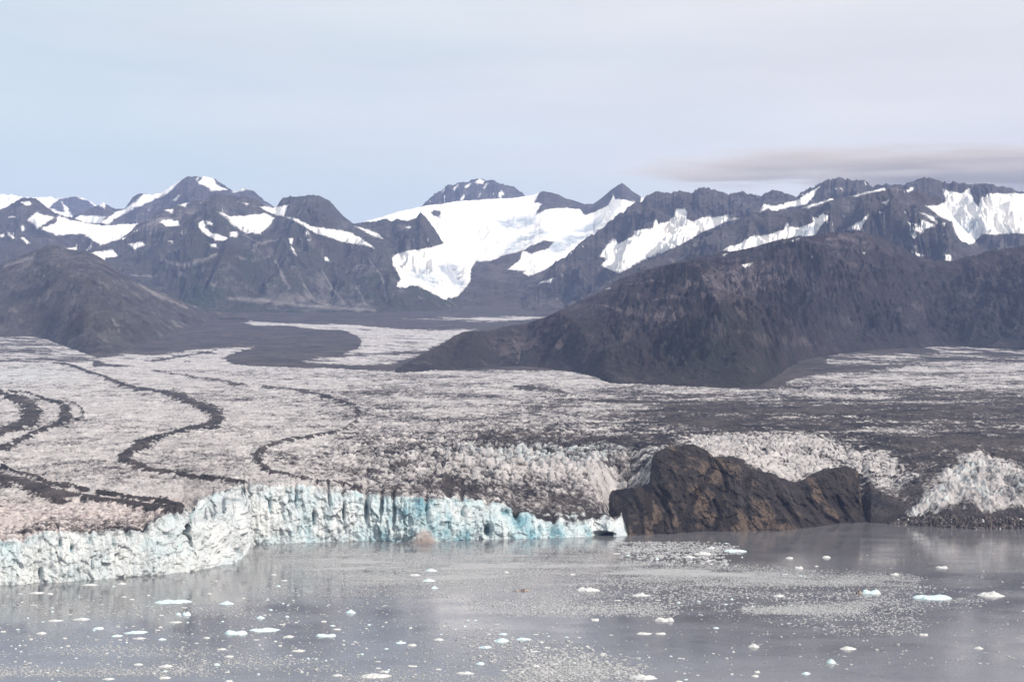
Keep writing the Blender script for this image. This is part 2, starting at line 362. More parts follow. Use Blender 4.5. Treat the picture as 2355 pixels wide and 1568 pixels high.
# moraine lines: x, y, half width
ML = [
 ([(123,836,1.5),(166,841,2),(186,850,3),(233,866,3.5),(276,883,4),(309,894,4),(366,901,2.5),(399,908,6),(432,923,6),(460,934,6),(479,943,9),(494,955,12),(500,966,12),(482,979,5),(432,989,3.5),(383,1003,4),(326,1023,6),(293,1046,8),(282,1056,7),(299,1069,5),(349,1084,3.5),(409,1092,3.5),(442,1101,2),(482,1103,3.5),(519,1109,3),(566,1115,2.5)], 1.0),
 ([(-120,880,5),(-40,893,4),(0,905,4),(20,913,5),(50,926,10),(68,941,14),(72,956,15),(66,967,13),(43,980,6),(20,988,4),(0,1000,6),(-80,1030,8)], 1.05),
 ([(20,903,1.2),(66,906,1.2),(100,919,2.2),(133,927,4),(150,941,8),(154,956,9),(146,968,7),(133,979,4),(93,993,3.5),(57,1008,4.5),(27,1023,5),(0,1036,6),(-80,1070,6)], 1.0),
 ([(133,921,1.2),(176,931,2),(191,946,3),(190,961,3),(166,974,1.5)], 0.72),
 ([(350,852,1),(383,860,2.5),(422,866,2.5),(499,876,4),(532,883,4),(566,888,2.5)], 0.8),
 ([(605,891,2.5),(699,901,3),(749,914,4),(783,923,4),(812,935,6),(826,949,6),(823,963,5),(813,979,4),(783,996,3),(732,1004,3),(665,1013,3.5),(619,1026,5),(592,1046,9),(592,1064,9),(619,1089,4),(682,1102,2.5),(749,1112,2.5),(790,1117,2.5),(830,1124,3)], 0.82),
 ([(-150,1070,10),(0,1101,8),(67,1121,9),(133,1141,8),(183,1148,5),(246,1153,4),(286,1160,4),(329,1167,6),(412,1178,5)], 1.05),
 ([(0,1073,2),(40,1089,3),(86,1102,5),(110,1116,5),(160,1122,3.5),(213,1136,4),(253,1140,4),(299,1147,3),(383,1157,4.5),(415,1166,4)], 0.88),
 ([(346,826,1),(420,814,2),(499,803,1.5)], 0.9),
 ([(1183,892,4),(1240,896,6),(1290,903,5),(1320,911,2)], 0.75),
 ([(1690,943,1),(1725,949,5),(1760,957,1.5)], 0.95),
 ([(1905,857,3),(1990,850,4.5),(2060,845,3.5),(2115,837,2.5)], 0.95),
 ([(1560,955,1),(1800,957,2),(2050,959,3),(2290,975,5),(2450,990,6)], 0.8),
 ([(1960,1000,4),(2050,1012,6),(2150,1025,6),(2290,1040,6)], 0.85),
 ([(2060,868,1),(2290,880,1)], 0.0),
]
deb = np.full(D_all.shape, 0.30)
deb = np.where(surf, 0.425 + 0.08 * smooth(640, 900, PX) * smooth(870, 960, PY) , 0.16)
deb += np.where(surf, 0.03 * smooth(500, 800, PX + (PY - 1000) * 0.8) * (1 - smooth(1450, 1640, PX)) * smooth(985, 1035, PY), 0)
deb += np.where(surf, 0.02 * smooth(600, 1000, PX), 0)
deb += np.where(surf, 0.06 * smooth(1450, 1700, PX), 0)
deb += np.where(surf, 0.13 * smooth(1300, 1600, PX) * smooth(880, 930, PY), 0)
deb += np.where(surf, -0.06 * (1 - smooth(300, 700, PX)) , 0)
deb += np.where(surf, 0.05 * np.exp(-((PY - 1085) / 30) ** 2) * (PX < 600), 0)
ridge_h = np.zeros(D_all.shape)
for ln, st in ML:
    ln = [(a_, b_, c_ * (1.3 if c_ > 4 else 1.1)) for a_, b_, c_ in ln]
    if st > 0: ridge_h = np.maximum(ridge_h, np.where(surf, along(wx, wy, [(a_, b_, c_ * 1.3 + 1) for a_, b_, c_ in ln]) ** 2 * st, 0))
    deb = np.maximum(deb, np.where(surf, (along(wx + rag * 11, wy + rag * 4, ln) * 1.1 + 1.0 * rag2 + 0.06) * (along(wx, wy, [(a_, b_, c_ * 1.7 + 2) for a_, b_, c_ in ln]) > 0.35) * st, 0))
def area(poly, val, R=8, mode='max'):
    global deb
    k = np.clip(inside(wx, wy, poly, R) * 0.5 + 0.5, 0, 1)
    k = np.where(surf, k, 0)
    if mode == 'max': deb = np.maximum(deb, k * val)
    else: deb = deb * (1 - k) + val * k
area([(1540,955),(1800,956),(2050,960),(2300,972),(2700,985),(2700,1120),(2300,1045),(2160,1040),(2060,1030),(1950,1015),(1850,1000),(1640,990)], 0.60, 16)
area([(1900,965),(2300,972),(2700,985),(2700,1075),(2300,1042),(2160,1038),(2060,1015),(1960,995)], 0.72, 14)
area([(2060,1010),(2200,985),(2290,995),(2700,1010),(2700,1080),(2300,1040),(2180,1035)], 0.85, 14)
area([(1860,1105),(1990,1085),(2100,1100),(2160,1115),(2200,1060),(2700,1060),(2700,1215),(1980,1210),(1900,1180)], 0.60, 8)
area([(1985,1100),(2030,1125),(2040,1160),(2090,1190),(2000,1205),(1975,1180)], 0.9, 8)
# white broken ice above the knoll, the bright ice at the right
area([(1560,1008),(1617,1003),(1700,1000),(1868,1004),(1935,1028),(2035,1041),(2086,1078),(2110,1095),(2040,1100),(1985,1093),(1935,1071),(1878,1081),(1821,1108),(1784,1100),(1754,1075),(1701,1046),(1634,1034),(1580,1020)], 0.27, 14, 'set')
area([(1985,1091),(2086,1081),(2102,1098),(2080,1120),(2020,1120)], 0.42, 8, 'set')
BR = [(2254,1044),(2286,1060),(2330,1070),(2420,1095),(2450,1150),(2430,1185),(2330,1175),(2254,1177),(2227,1150),(2192,1156),(2185,1177),(2144,1184),(2116,1196),(2088,1193),(2095,1173),(2123,1146),(2157,1115),(2171,1087),(2209,1063)]
area(BR, 0.34, 10, 'set')
area([(2050,1200),(2100,1190),(2144,1184),(2190,1178),(2300,1184),(2700,1180),(2700,1225),(2050,1225)], 1.1, 5)
deb = np.where(surf, deb - 0.13 * np.clip(inside(PX, PY, [(1100,1075),(1250,1060),(1440,1070),(1470,1110),(1440,1180),(1300,1185),(1180,1172),(1100,1140)], 40) * 0.5 + 0.5, 0, 1), deb)
# moraine-covered valley floor with its bright tongues
far = [(225,827),(300,812),(366,812),(466,800),(592,797),(640,600),(1500,600),(1300,770),(1073,844),(1199,838),(1300,855),(1250,862),(1073,850),(913,860),(783,851),(599,843),(509,826),(560,806),(600,790),(240,600),(100,700)]
kk = np.where(surf & (wy < 858) & (wx > 180) & (wx < 1900) & (wy < 843 + 9 * smooth(600, 900, wx)), smooth(0, 1, (wx - 200) / 30.0), 0)
deb = np.maximum(deb, kk * 1.15)
for P_, v_ in (([(553,742),(575,738),(640,741),(783,745),(880,752),(1000,757),(1100,756),(1066,767),(1020,789),(976,809),(900,812),(860,815),(780,815),(825,800),(832,785),(815,770),(790,761),(720,757),(650,751),(590,748)], 0.12),
               ([(680,827),(750,820),(850,814),(985,811),(950,826),(900,838),(830,840),(760,838),(700,835)], 0.3),
               ([(926,734),(1066,728),(1259,727),(1259,731),(1216,735),(1143,741),(1076,738)], 0.08),
               ([(732,710),(827,712),(827,717),(760,715)], 0.05), ([(525,726),(545,725),(545,730),(527,730)], 0.1),
               ([(200,826),(300,812),(360,815),(450,803),(540,797),(597,796),(550,810),(512,824),(530,833),(600,846),(400,850),(260,840)], 0.2)):
    area(P_, v_, 4, 'set')
area([(346,829),(420,817),(499,804),(499,806),(430,820),(350,832)], 1.0, 3)
area([(840,812),(990,806),(985,812),(900,816)], 0.9, 3)
area([(1850,806),(2000,802),(2120,797),(2160,805),(2165,813),(2050,814),(1890,812)], 1.1, 5)
area([(1700,899),(1740,836),(1842,829),(1927,838),(2112,837),(2020,850),(1927,857),(1827,873),(1777,895)], 1.05, 6)
fb = fbm(PX * 0.008, (PY - 0.05 * PX) * 0.30, 4, 33, 0.6)
deb += np.where(surf & (D_all > 5500) & (deb < 0.7), np.clip(fb * 1.0 + 0.12, -0.1, 0.5), 0)
# thin flow bands down the ice
bandw = fbm(PX * 0.004 + 3, (PY + 0.02 * PX) * 0.14, 4, 31)
deb += np.where(surf, np.clip(bandw * 0.35, -0.12, 0.2) * smooth(1150, 1400, PX) * (1 - smooth(1000, 1060, PY)), 0)
deb += np.where(surf, 0.22 * rag2 + 0.34 * fbm(XX * 0.004, D_all * 0.004, 5, 35, 0.6) + 0.2 * fbm(XX * 0.0014, D_all * 0.002, 3, 36), 0)

blu = 0.05 + np.where(surf, 0, 0.30) * np.ones_like(deb)
blu = np.where(surf, blu + 0.22 * np.clip(inside(PX, PY, [(-300,838),(100,838),(200,862),(190,882),(60,892),(-300,905)], 20) * 0.5 + 0.5, 0, 1), blu)
blu = np.where(surf, blu + 0.35 * np.exp(-(((PX - 1300) / 260) ** 2 + ((PY - 1035) / 30) ** 2)), blu)
blu = np.where(surf, blu + 0.2 * (inside(PX, PY, BR, 20) * 0.5 + 0.5) * (fbm(XX * 0.02, Z_all * 0.03, 3, 77) > -0.05), blu)
bl_face = 0.27 + 0.24 * smooth(570, 700, PX) + 0.26 * smooth(850, 950, PX) * (1 - smooth(1260, 1400, PX)) + 1.0 * fbm(XX * 0.018, Z_all * 0.014, 5, 41, 0.6) - 0.25 * smooth(1300, 1420, PX)
blu = np.where(surf, blu, bl_face)
topd = np.where(surf, 0, smooth(0.80, 0.97, np.vstack([np.broadcast_to(fr, D_face.shape), np.ones_like(D_s)]) + 0.10 * fbm(XX * 0.05, Z_all * 0.02, 3, 51)))
deb = np.where(surf, deb, 0.03 + 0.4 * topd + 0.5 * smooth(1150, 1200, PX) * smooth(0.45, 0.8, np.vstack([np.broadcast_to(fr, D_face.shape), np.ones_like(D_s)])) * smooth(-0.1, 0.3, fbm(XX * 0.03, Z_all * 0.03, 3, 52)))
warm = np.where(PX < 430, smooth(1120, 1180, PY) * np.where(surf, 1, 0.3 * topd), 0.0)        # pinkish silt on the near tongue

# relief
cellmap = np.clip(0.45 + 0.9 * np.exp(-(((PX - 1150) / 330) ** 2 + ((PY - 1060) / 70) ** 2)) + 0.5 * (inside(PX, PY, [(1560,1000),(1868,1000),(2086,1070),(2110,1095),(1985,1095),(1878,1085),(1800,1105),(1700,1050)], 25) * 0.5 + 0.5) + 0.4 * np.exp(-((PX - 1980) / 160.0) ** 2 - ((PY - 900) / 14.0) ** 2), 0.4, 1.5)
sm = (1 - smooth(2, 7, D_all / 1000.0) * 0.5) * np.where(deb > 1.0, 0.3, 1.0)
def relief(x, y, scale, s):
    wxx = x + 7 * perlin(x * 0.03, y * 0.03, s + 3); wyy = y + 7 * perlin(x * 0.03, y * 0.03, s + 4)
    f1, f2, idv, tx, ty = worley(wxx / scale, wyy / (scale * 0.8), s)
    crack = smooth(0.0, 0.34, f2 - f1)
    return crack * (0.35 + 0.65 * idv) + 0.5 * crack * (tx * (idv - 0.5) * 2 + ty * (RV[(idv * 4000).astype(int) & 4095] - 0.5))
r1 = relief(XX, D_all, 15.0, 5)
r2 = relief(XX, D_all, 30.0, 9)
r3 = fbm(XX * 0.16, D_all * 0.16, 3, 15)
und = fbm(XX * 0.006, D_all * 0.006, 4, 21)
deb = np.where(surf, deb + (0.10 + 0.22 * np.clip(cellmap - 0.5, 0, 1)) * (0.55 - r1) + 0.16 * np.clip(cellmap - 0.6, 0, 1) * (0.5 - r2) - 0.01, deb)  # relief shade put into the debris colour: hollows darker, block tops paler
c1, c2, _, _, _ = worley((XX + 0.4 * D_all) / 19 + 0.4 * perlin(XX * 0.06, D_all * 0.06, 64), (D_all - 0.2 * XX) / 11 + 0.4 * perlin(XX * 0.06, D_all * 0.06, 65), 63)
deb = np.where(surf, deb + (0.10 + 0.32 * np.clip(inside(PX, PY, [(1560,1000),(1868,1000),(2086,1070),(2130,1110),(1985,1110),(1878,1085),(1800,1105),(1700,1050)], 20) * 0.5 + 0.5, 0, 1)) * (1 - smooth(0.03, 0.22, c2 - c1)) * (D_all < 4200), deb)  # dark crack lines drawn in the colour only, not cut into the mesh
dzs = fs * (sm * (cellmap * 7.0 * (r1 - 0.5) + np.clip(cellmap - 0.5, 0, 1) * 15.0 * (r2 - 0.5) + 1.8 * r3) + 5.0 * und * smooth(0, 120, D_all - dt[None]))
# bright ice tower at the right stands proud
inb = np.clip(inside(PX, PY, BR, 30) * 0.5 + 0.5, 0, 1)
dzs += np.where(surf, inb * (2 + 24 * (ridged(XX * 0.028, D_all * 0.022, 5, 61, 0.6) - 0.25)), 0)
r4 = ridged(XX * 0.010 + 0.004 * D_all + 0.5 * rag2, D_all * 0.055 + 0.4 * rag, 3, 191)
dzs += np.where(surf, 5.0 * ridge_h + sm * 4.5 * (r4 - 0.4) * (1 - 0.5 * smooth(1400, 1700, PX)), 0)
deb = np.where(surf, deb + 0.22 * (0.42 - r4) * (D_all < 6000), deb)  # painted shade again: troughs between the transverse ridges coloured darker
dzs += np.where(surf & (deb > 0.9) & (D_all < 3600), 1.5, 0)
Z_all = Z_all + np.where(surf, dzs, 0)
# the face: flutes, slabs, blocks
sx_ = a_col * dw; sh = lambda v: np.interp(X, X, v)
arc = np.concatenate([[0], np.cumsum(np.sqrt(np.diff(sx_) ** 2 + np.diff(dw) ** 2))])
tx_ = np.gradient(sx_, arc + np.arange(NC) * 1e-6); ty_ = np.gradient(dw, arc + np.arange(NC) * 1e-6)
def soft_arc(v, r=7.0):
    g = np.arange(0, arc[-1], 1.0); q = np.interp(g, arc, v); k = np.exp(-0.5 * (np.arange(-3 * r, 3 * r + 1) / r) ** 2); k /= k.sum()
    return np.interp(arc, g, np.convolve(np.pad(q, int(3 * r), mode='edge'), k, mode='valid')[:len(g)])
tx_ = soft_arc(tx_); ty_ = soft_arc(ty_); tn = np.hypot(tx_, ty_) + 1e-6
nx_ = (ty_ / tn)[None]; ny_ = (-tx_ / tn)[None]          # outward from the ice, in plan
xf = np.broadcast_to((arc - np.interp(-290, X, arc))[None], XX.shape); zf = Z_all
face_amp = np.vstack([np.sin(np.pi * np.clip(fr, 0, 1)) ** 0.35 * np.ones_like(D_face), np.exp(-rr / 6.0) * 0.25 * np.ones_like(D_s)])
fl = ridged(xf * 0.055 + 0.02 * perlin(xf * .05, zf * .04, 3), zf * 0.011, 4, 71)
f1, f2, idv, tx, ty = worley(xf / 17.0 + 0.35 * perlin(xf * 0.06, zf * 0.06, 72), zf / 26.0, 73)
slab = smooth(0, 0.22, f2 - f1) * 2.6 + (idv - 0.5) * 9.0
cau = fbm(xf * 0.02, zf * 0.02, 4, 75)
f1b, f2b, idb, _, _ = worley(xf / 7.0 + 0.4 * perlin(xf * 0.1, zf * 0.1, 82), zf / 11.0, 83)
fl2 = ridged(xf * 0.16 + 0.3 * perlin(xf * .05, zf * .05, 84), zf * 0.02, 4, 85, 0.6)
dy = -(4.0 * fl + 4.5 * fl2 + 0.55 * slab + (idb - 0.5) * 3.0 + smooth(0, .25, f2b - f1b) * 1.0 + 9 * cau + 5.0 * facet(xf / 13 + 0.3 * perlin(xf * .06, zf * .06, 88), zf / 19, 86) + 2.2 * facet(xf / 5.5, zf / 7.5, 87) + 3.0 * fbm(xf * 0.11, zf * 0.09, 4, 79, 0.6)) * face_amp
onice = np.broadcast_to(((X < 1434) | (X > 1996))[None], D_all.shape)
dy = np.where(onice, dy, 0)
dy *= np.where(PX > 1996, 0.3, 1)
# deep clefts: x, y, half width, half height, depth
CLEFT = [(444,1180,11,26,26),(428,1220,7,11,22),(570,1145,4,28,24),(404,1190,5,14,26),(541,1275,4,14,18),(92,1318,3,12,14),(138,1248,3,12,12),(164,1262,4,12,12),(293,1222,5,16,14),(490,1140,4,14,22),(790,1180,3,30,14),(843,1170,5,26,18),(878,1160,5,20,20),
         (905,1180,4,40,15),(680,1150,3,22,14),(720,1190,3,16,12),(1063,1180,4,12,12),(1120,1220,9,14,24),(1186,1190,7,12,22),(1160,1180,12,10,18),(1268,1220,5,12,14),(1390,1229,26,7,26),(1240,1215,4,10,12),(980,1170,4,26,12),(620,1160,3,20,12),(210,1300,2,12,9),(258,1245,3,14,9),(756,1140,3,18,14)]
for cx_, cy_, wx_, wy_, dp in CLEFT:
    g = np.exp(-(np.abs((PX - cx_) / wx_) ** 2.6) - (np.abs((PY - cy_) / wy_) ** 2.6))
    g = np.where(np.vstack([np.ones_like(D_face, bool), (rr < 25) & np.ones_like(D_s, bool)]), g, 0)
    dy += dp * g * face_amp; blu = np.maximum(blu, g * 0.95 * (1 - surf)); deb = np.maximum(deb, g * 0.35 * (~surf))  # clefts also coloured bluer and darker
deb = np.where(surf, deb, np.maximum(deb, 0.95 * smooth(1945, 1975, PX) * (1 - inb)))
deb = np.maximum(deb, np.where(surf, 0, 0.8 * np.exp(-((PX - 1390) / 24) ** 2 - ((PY - 1231) / 6) ** 2)))  # dark patch over the low cleft at the waterline
push = -dy
D_all = D_all + push * ny_; XX = XX + push * nx_
co = np.stack([XX.ravel(), D_all.ravel(), Z_all.ravel()], -1)

t = MT('glacier_ice'); deb_shade_f, bl, wm, al = t.attr()
n_f = t.noise(0.11, (1, 0.75, 1), detail=6, rough=0.72); n_m = t.noise(0.028, (1, 0.7, 1), detail=5, rough=0.65)
n_ff = t.noise(0.42, (1, 0.6, 1), detail=3, rough=0.7)
nz = t.math('ADD', t.math('ADD', t.math('MULTIPLY', n_f, 0.55), t.math('MULTIPLY', n_m, 0.3)), t.math('MULTIPLY', n_ff, 0.15))
cover = t.math('SUBTRACT', t.math('MULTIPLY', deb_shade_f, 0.62), t.math('SUBTRACT', nz, 0.17))
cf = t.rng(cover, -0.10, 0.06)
ice = t.mix(t.rng(n_m, 0.35, 0.65), (0.30, 0.283, 0.287), (0.53, 0.505, 0.50))
ice = t.mix(wm, ice, t.mix(t.rng(n_f, 0.4, 0.6), (0.34, 0.285, 0.28), (0.58, 0.525, 0.51)))
blue_n = t.math('ADD', bl, t.math('MULTIPLY', t.math('SUBTRACT', t.noise(0.06, (1, 1, 0.35), detail=5, rough=0.65), 0.5), 1.3))
blue = t.mix(t.rng(blue_n, 0.62, 1.0), (0.50, 0.615, 0.65), (0.17, 0.35, 0.42))
white = t.mix(al, ice, t.mix(t.rng(n_m, 0.35, 0.65), (0.54, 0.585, 0.605), (0.73, 0.745, 0.745)))
ice = t.mix(t.rng(blue_n, 0.2, 0.72, 0.0, 0.95), white, blue)
n_l = t.noise(0.006, detail=5, rough=0.65)
deb_shade_c = t.mix(t.rng(t.math('ADD', t.math('MULTIPLY', n_m, 0.5), t.math('MULTIPLY', n_l, 0.5)), 0.42, 0.58), (0.017, 0.016, 0.02), (0.07, 0.059, 0.058))
n_v = t.noise(0.22, (1, 1, 0.22), detail=5, rough=0.7)
t.bump(t.math('ADD', t.math('ADD', t.math('MULTIPLY', n_f, 1.0), t.math('MULTIPLY', n_ff, 0.3)), t.math('MULTIPLY', n_v, t.math('MULTIPLY', al, 1.0))), 4.0, 0.9)
M_ICE = t.fin(t.mix(cf, ice, deb_shade_c), 0.75, 0.25)
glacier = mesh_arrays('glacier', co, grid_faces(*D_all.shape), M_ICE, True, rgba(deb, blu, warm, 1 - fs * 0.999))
tag(glacier, kind='structure')
del co

# ------------------------------------------------------------------ rock knoll at the waterline
nc, nr = 620, 260
X = np.linspace(1345, 2004, nc); topY = ip(X, ROCK_TOP) + 7.0 * fbm(X * 0.05, X * 0, 5, 101, 0.6)
dsh = water_d(ip(X, ROCK_SHORE)) - 4; dr = rock_ridge_d(X); zr = H + ray(0, topY)[1] * dr
tt = np.linspace(-0.06, 1.0, nr)[:, None]
prof = np.clip(tt, 0, 1)
Dk = dsh[None] + (dr - dsh)[None] * np.clip(tt, -0.1, 1) ** 1.0
Zk = np.where(tt < 0, tt * 100, zr[None] * (1 - (1 - prof) ** 1.35))
back = np.linspace(0.02, 1, 40)[:, None]
Dk = np.vstack([np.where(tt < 0, dsh[None] + 0 * tt, dsh[None] + (dr - dsh)[None] * prof ** 1.3), dr[None] + back * 70]); Zk = np.vstack([Zk, zr[None] - 55 * back ** 1.5])
aa = np.broadcast_to(col_of(X)[None], Dk.shape); Xk = aa * Dk
env = np.vstack([np.clip(np.sin(np.pi * np.clip(tt * 0.93 + 0.05, 0, 1)), 0, 1) ** 0.5 * np.ones((1, nc)), 0.3 * (1 - back) * np.ones((1, nc))])
edge = smooth(1345, 1375, X) * (1 - smooth(1975, 2004, X))
lob = ridged(Xk * 0.0125 + 0.25 * perlin(Xk * .02, Zk * .02, 5), Zk * 0.009, 2, 113)
f1, f2, idv, tx, ty = worley(Xk / 52.0 + 0.3 * perlin(Xk * .03, Zk * .03, 6), Zk / 60.0 + 0.3, 115)
disp = 9 * (1 - f1) + 22 * fbm(Xk * 0.011, Zk * 0.010, 3, 117) + 11 * (ridged(Xk * 0.03 + Zk * 0.008, Zk * 0.016 + Xk * 0.010, 6, 119, 0.62) - 0.4) + 4.5 * fbm(Xk * 0.10, Zk * 0.06, 5, 121, 0.65)
PX0, PY0 = proj(Xk, Dk, Zk); gw = 5 * fbm(PX0 * 0.03, PY0 * 0.03, 3, 141)
gul = np.zeros(Dk.shape)
for ln in ([(1626,1038,3),(1640,1075,5),(1612,1120,6),(1590,1160,6),(1570,1228,6)],[(1640,1052,3),(1668,1090,4),(1672,1130,4)],[(1705,1056,4),(1722,1095,6),(1712,1140,6),(1725,1190,6),(1722,1222,5)],[(1499,1118,3),(1520,1150,5),(1542,1190,5),(1548,1228,4)],[(1452,1119,3),(1470,1165,5),(1478,1230,4)],[(1765,1085,4),(1790,1140,5),(1820,1180,5),(1840,1215,4)],[(1841,1107,5),(1862,1150,6),(1900,1190,6),(1925,1203,4)],[(1499,1050,5),(1508,1100,6),(1530,1140,6)],[(1925,1140,4),(1945,1180,5),(1938,1203,4)],[(1640,1150,3),(1655,1180,5),(1640,1222,5)]):
    gul = np.maximum(gul, along(PX0 + gw, PY0 + gw, ln))
disp = disp + 5.5 * facet(Xk / 26 + 0.4 * perlin(Xk * .04, Zk * .04, 8), Zk / 20 + Xk / 60, 151) + 3.5 * facet(Xk / 9, Zk / 7 + Xk / 25, 153)
Dk = Dk - (disp - 8 - 17 * gul) * env * edge[None]
PX, PY = proj(Xk, Dk, Zk)
och = 0.46 + 2.0 * fbm(Xk * 0.018, Zk * 0.014 + Xk * 0.006, 6, 131, 0.62) - 0.5 * gul + 0.22 * np.exp(-((PX - 1610) / 110) ** 2) - 0.22 * smooth(1650, 1850, PX) - 0.35 * (1 - smooth(1040, 1085, PY + 25 * fbm(Xk * .02, Zk * .02, 3, 5)))
gry = 0.4 + fbm(Xk * 0.03, Zk * 0.01, 4, 133)
t = MT('brown_sea_cliff_rock'); oc, gr, _, _ = t.attr()
q1 = t.noise(0.045, (1, 1, 0.6), detail=7, rough=0.68); q2 = t.noise(0.25, (1, 1, 0.5), detail=5, rough=0.7)
rk = t.mix(t.rng(q1, 0.35, 0.65), (0.013, 0.011, 0.012), (0.048, 0.039, 0.037))
rk = t.mix(t.rng(t.math('ADD', oc, t.math('MULTIPLY', t.math('SUBTRACT', q1, 0.5), 2.2)), 0.5, 0.85, 0, 0.9), rk, t.mix(t.rng(q2, 0.35, 0.7), (0.06, 0.044, 0.034), (0.19, 0.14, 0.105)))
rk = t.mix(t.rng(gr, 0.7, 0.95, 0, 0.5), rk, (0.12, 0.115, 0.115))
t.bump(t.math('ADD', q1, t.math('MULTIPLY', q2, 0.4)), 9.0, 1.0)
M_KNOLL = t.fin(rk, 0.85, 0.2)
knoll = mesh_arrays('rock_cliff', np.stack([Xk.ravel(), Dk.ravel(), Zk.ravel()], -1), grid_faces(*Dk.shape), M_KNOLL, True, rgba(och, gry))
tag(knoll, kind='structure')

# ------------------------------------------------------------------ mountains
def mountain(name, sky_line, ridge_d, foot, step, nr, seed, mat, snow0=0.0, snow=(), rock=(), scree=0.3, green=0.0, amp=0.16, gully=1.0, jag=1.6, p=1.25, grey=(), high=None, creases=(), freq=1.0, pale=(), streak=0.0, aniso=0.65, lines=(), fine_k=0.22):
    x0, x1 = sky_line[0][0], sky_line[-1][0]
    nc = int((x1 - x0) / step) + 1
    X = np.linspace(x0, x1, nc)
    sy = ip(X, sky_line); d_r = ip(X, ridge_d)
    sy = sy + jag * (ridged(X * 0.045, X * 0 + seed, 5, seed, 0.62) - 0.45) * -5 + jag * 1.5 * fbm(X * 0.2, X * 0, 3, seed + 1, 0.6)
    fy = ip(X, foot)
    fd = ip(X, foot, 2) if len(foot[0]) > 2 else ground_d(fy)
    fd = np.minimum(fd, d_r - 60)
    def sft(v, r):
        g = np.arange(x0 - 200, x1 + 200, 1.0); q = np.interp(g, X, v); kk_ = np.exp(-0.5 * (np.arange(-3 * r, 3 * r + 1) / r) ** 2); kk_ /= kk_.sum()
        return np.interp(X, g, np.convolve(np.pad(q, 3 * r, mode='edge'), kk_, mode='valid'))
    zr = H + ray(0, sy)[1] * d_r
    zf = sft(H + ray(0, fy)[1] * fd, 16); fd = np.minimum(sft(fd, 16), d_r - 60)
    tt = np.linspace(-0.05, 1, nr)[:, None]; back = np.linspace(0.01, 1, 46)[:, None]
    D = np.vstack([fd[None] + (d_r - fd)[None] * tt, d_r[None] + back * np.maximum(900, 0.9 * (d_r - fd))[None]])
    tp = np.clip(tt, 0, 1)
    Z = np.vstack([np.where(tt < 0, zf[None] + tt * 2200, zf[None] + (zr - zf)[None] * tp ** p), zr[None] - (zr - zf)[None] * 1.0 * back ** 0.9])
    Xw = np.broadcast_to(col_of(X)[None], D.shape) * D
    hh = np.maximum(zr - zf, 20)[None]
    env = np.vstack([np.clip(tp * 5, 0, 1) * (0.12 + 0.88 * np.clip((1 - tp) * 3.5, 0, 1)) + 0 * D[:nr], 0.12 + 0.88 * np.clip(back * 4, 0, 1) + 0 * D[nr:]])
    T = np.vstack([tt + 0 * D[:nr], 1 + back + 0 * D[nr:]])
    L = float(np.median(hh))
    k = freq / L
    warp = fbm(Xw * k * 0.9, D * k * 0.9, 3, seed + 5)
    g = ridged(Xw * k * 1.9 + warp * 0.9, D * k * aniso + warp * 0.6, 7, seed + 9, 0.58)
    big = fbm(Xw * k * 0.8, D * k * 0.8, 3, seed + 20)
    fine = ridged(Xw * k * 7, D * k * 4, 4, seed + 30, 0.6)
    dz = hh * amp * (gully * 1.5 * (g - 0.55) + 0.9 * big + fine_k * (fine - 0.5)) - hh * amp * 0.1
    Zd = Z + dz * env
    PX, PY = proj(Xw, D, Zd)
    for ln, am in creases:
        Zd = Zd + am * along(PX, PY, ln) ** 1.0 * env
    # nothing of the front slope may rise over the traced ridge
    lim = H + (ray(0, sy)[1] * 1.0)[None] * D
    Zd = np.minimum(Zd, np.where(T <= 1, lim - (1 - np.clip(T, 0, 1)) * hh * 0.03, lim - hh * 0.02 * np.minimum(T - 1, 1)))
    PX, PY = proj(Xw, D, Zd)
    wv = fbm(Xw * k * 9, D * k * 9, 4, seed + 40)
    wx = PX + 5 * wv; wy = PY + 3 * fbm(Xw * k * 9 + 50, D * k * 9, 4, seed + 44)
    front = T <= 1.02
    S = np.full(D.shape, snow0)
    ncov = fbm(Xw * k * 3, D * k * 3, 5, seed + 50)
    if high is not None:
        S = np.maximum(S, np.clip(0.5 + (Zd - high) / 500 + ncov * 1.2, 0, 1) * 0.75)
    if streak:
        gn = ridged(Xw * k * 6 + warp, D * k * 1.6 + Xw * k * 1.5, 3, seed + 70)
        S = np.maximum(S, 0.66 * smooth(0.80, 0.93, gn) * smooth(0.35, 0.8, T + 0.5 * ncov) * smooth(0.0, 0.25, ncov + streak - 0.40))
    S = np.where(front, S, np.clip(0.45 + (Zd - (zr.mean() - 350)) / 900 + ncov, 0, 1))
    for q in snow:
        S = np.where(front, np.maximum(S, inside(wx, wy, q, 5) * 0.5 + 0.5), S)
    for q in rock:
        S = np.where(front, np.minimum(S, 0.5 - 0.5 * inside(wx, wy, q, 4)), S)
    SC = np.clip(scree * 0.5 + 0.55 * ncov, 0, 1)
    for q in pale: SC = np.maximum(SC, (0.55 + 0.5 * wv) * (inside(wx, wy, q, 22) * 0.5 + 0.5))
    for q in lines: SC = np.maximum(SC, (0.75 + 0.5 * wv) * along(wx, wy, q))
    G = np.clip(green * (1.3 - T) + 0.4 * big, 0, 1) * (green > 0)
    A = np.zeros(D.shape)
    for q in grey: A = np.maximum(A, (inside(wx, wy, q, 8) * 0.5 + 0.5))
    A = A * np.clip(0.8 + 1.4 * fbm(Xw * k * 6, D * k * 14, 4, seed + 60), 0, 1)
    o = mesh_arrays(name, np.stack([Xw.ravel(), D.ravel(), Zd.ravel()], -1), grid_faces(*D.shape), mat, True, rgba(S, SC, G, A))
    tag(o, kind='structure'); return o

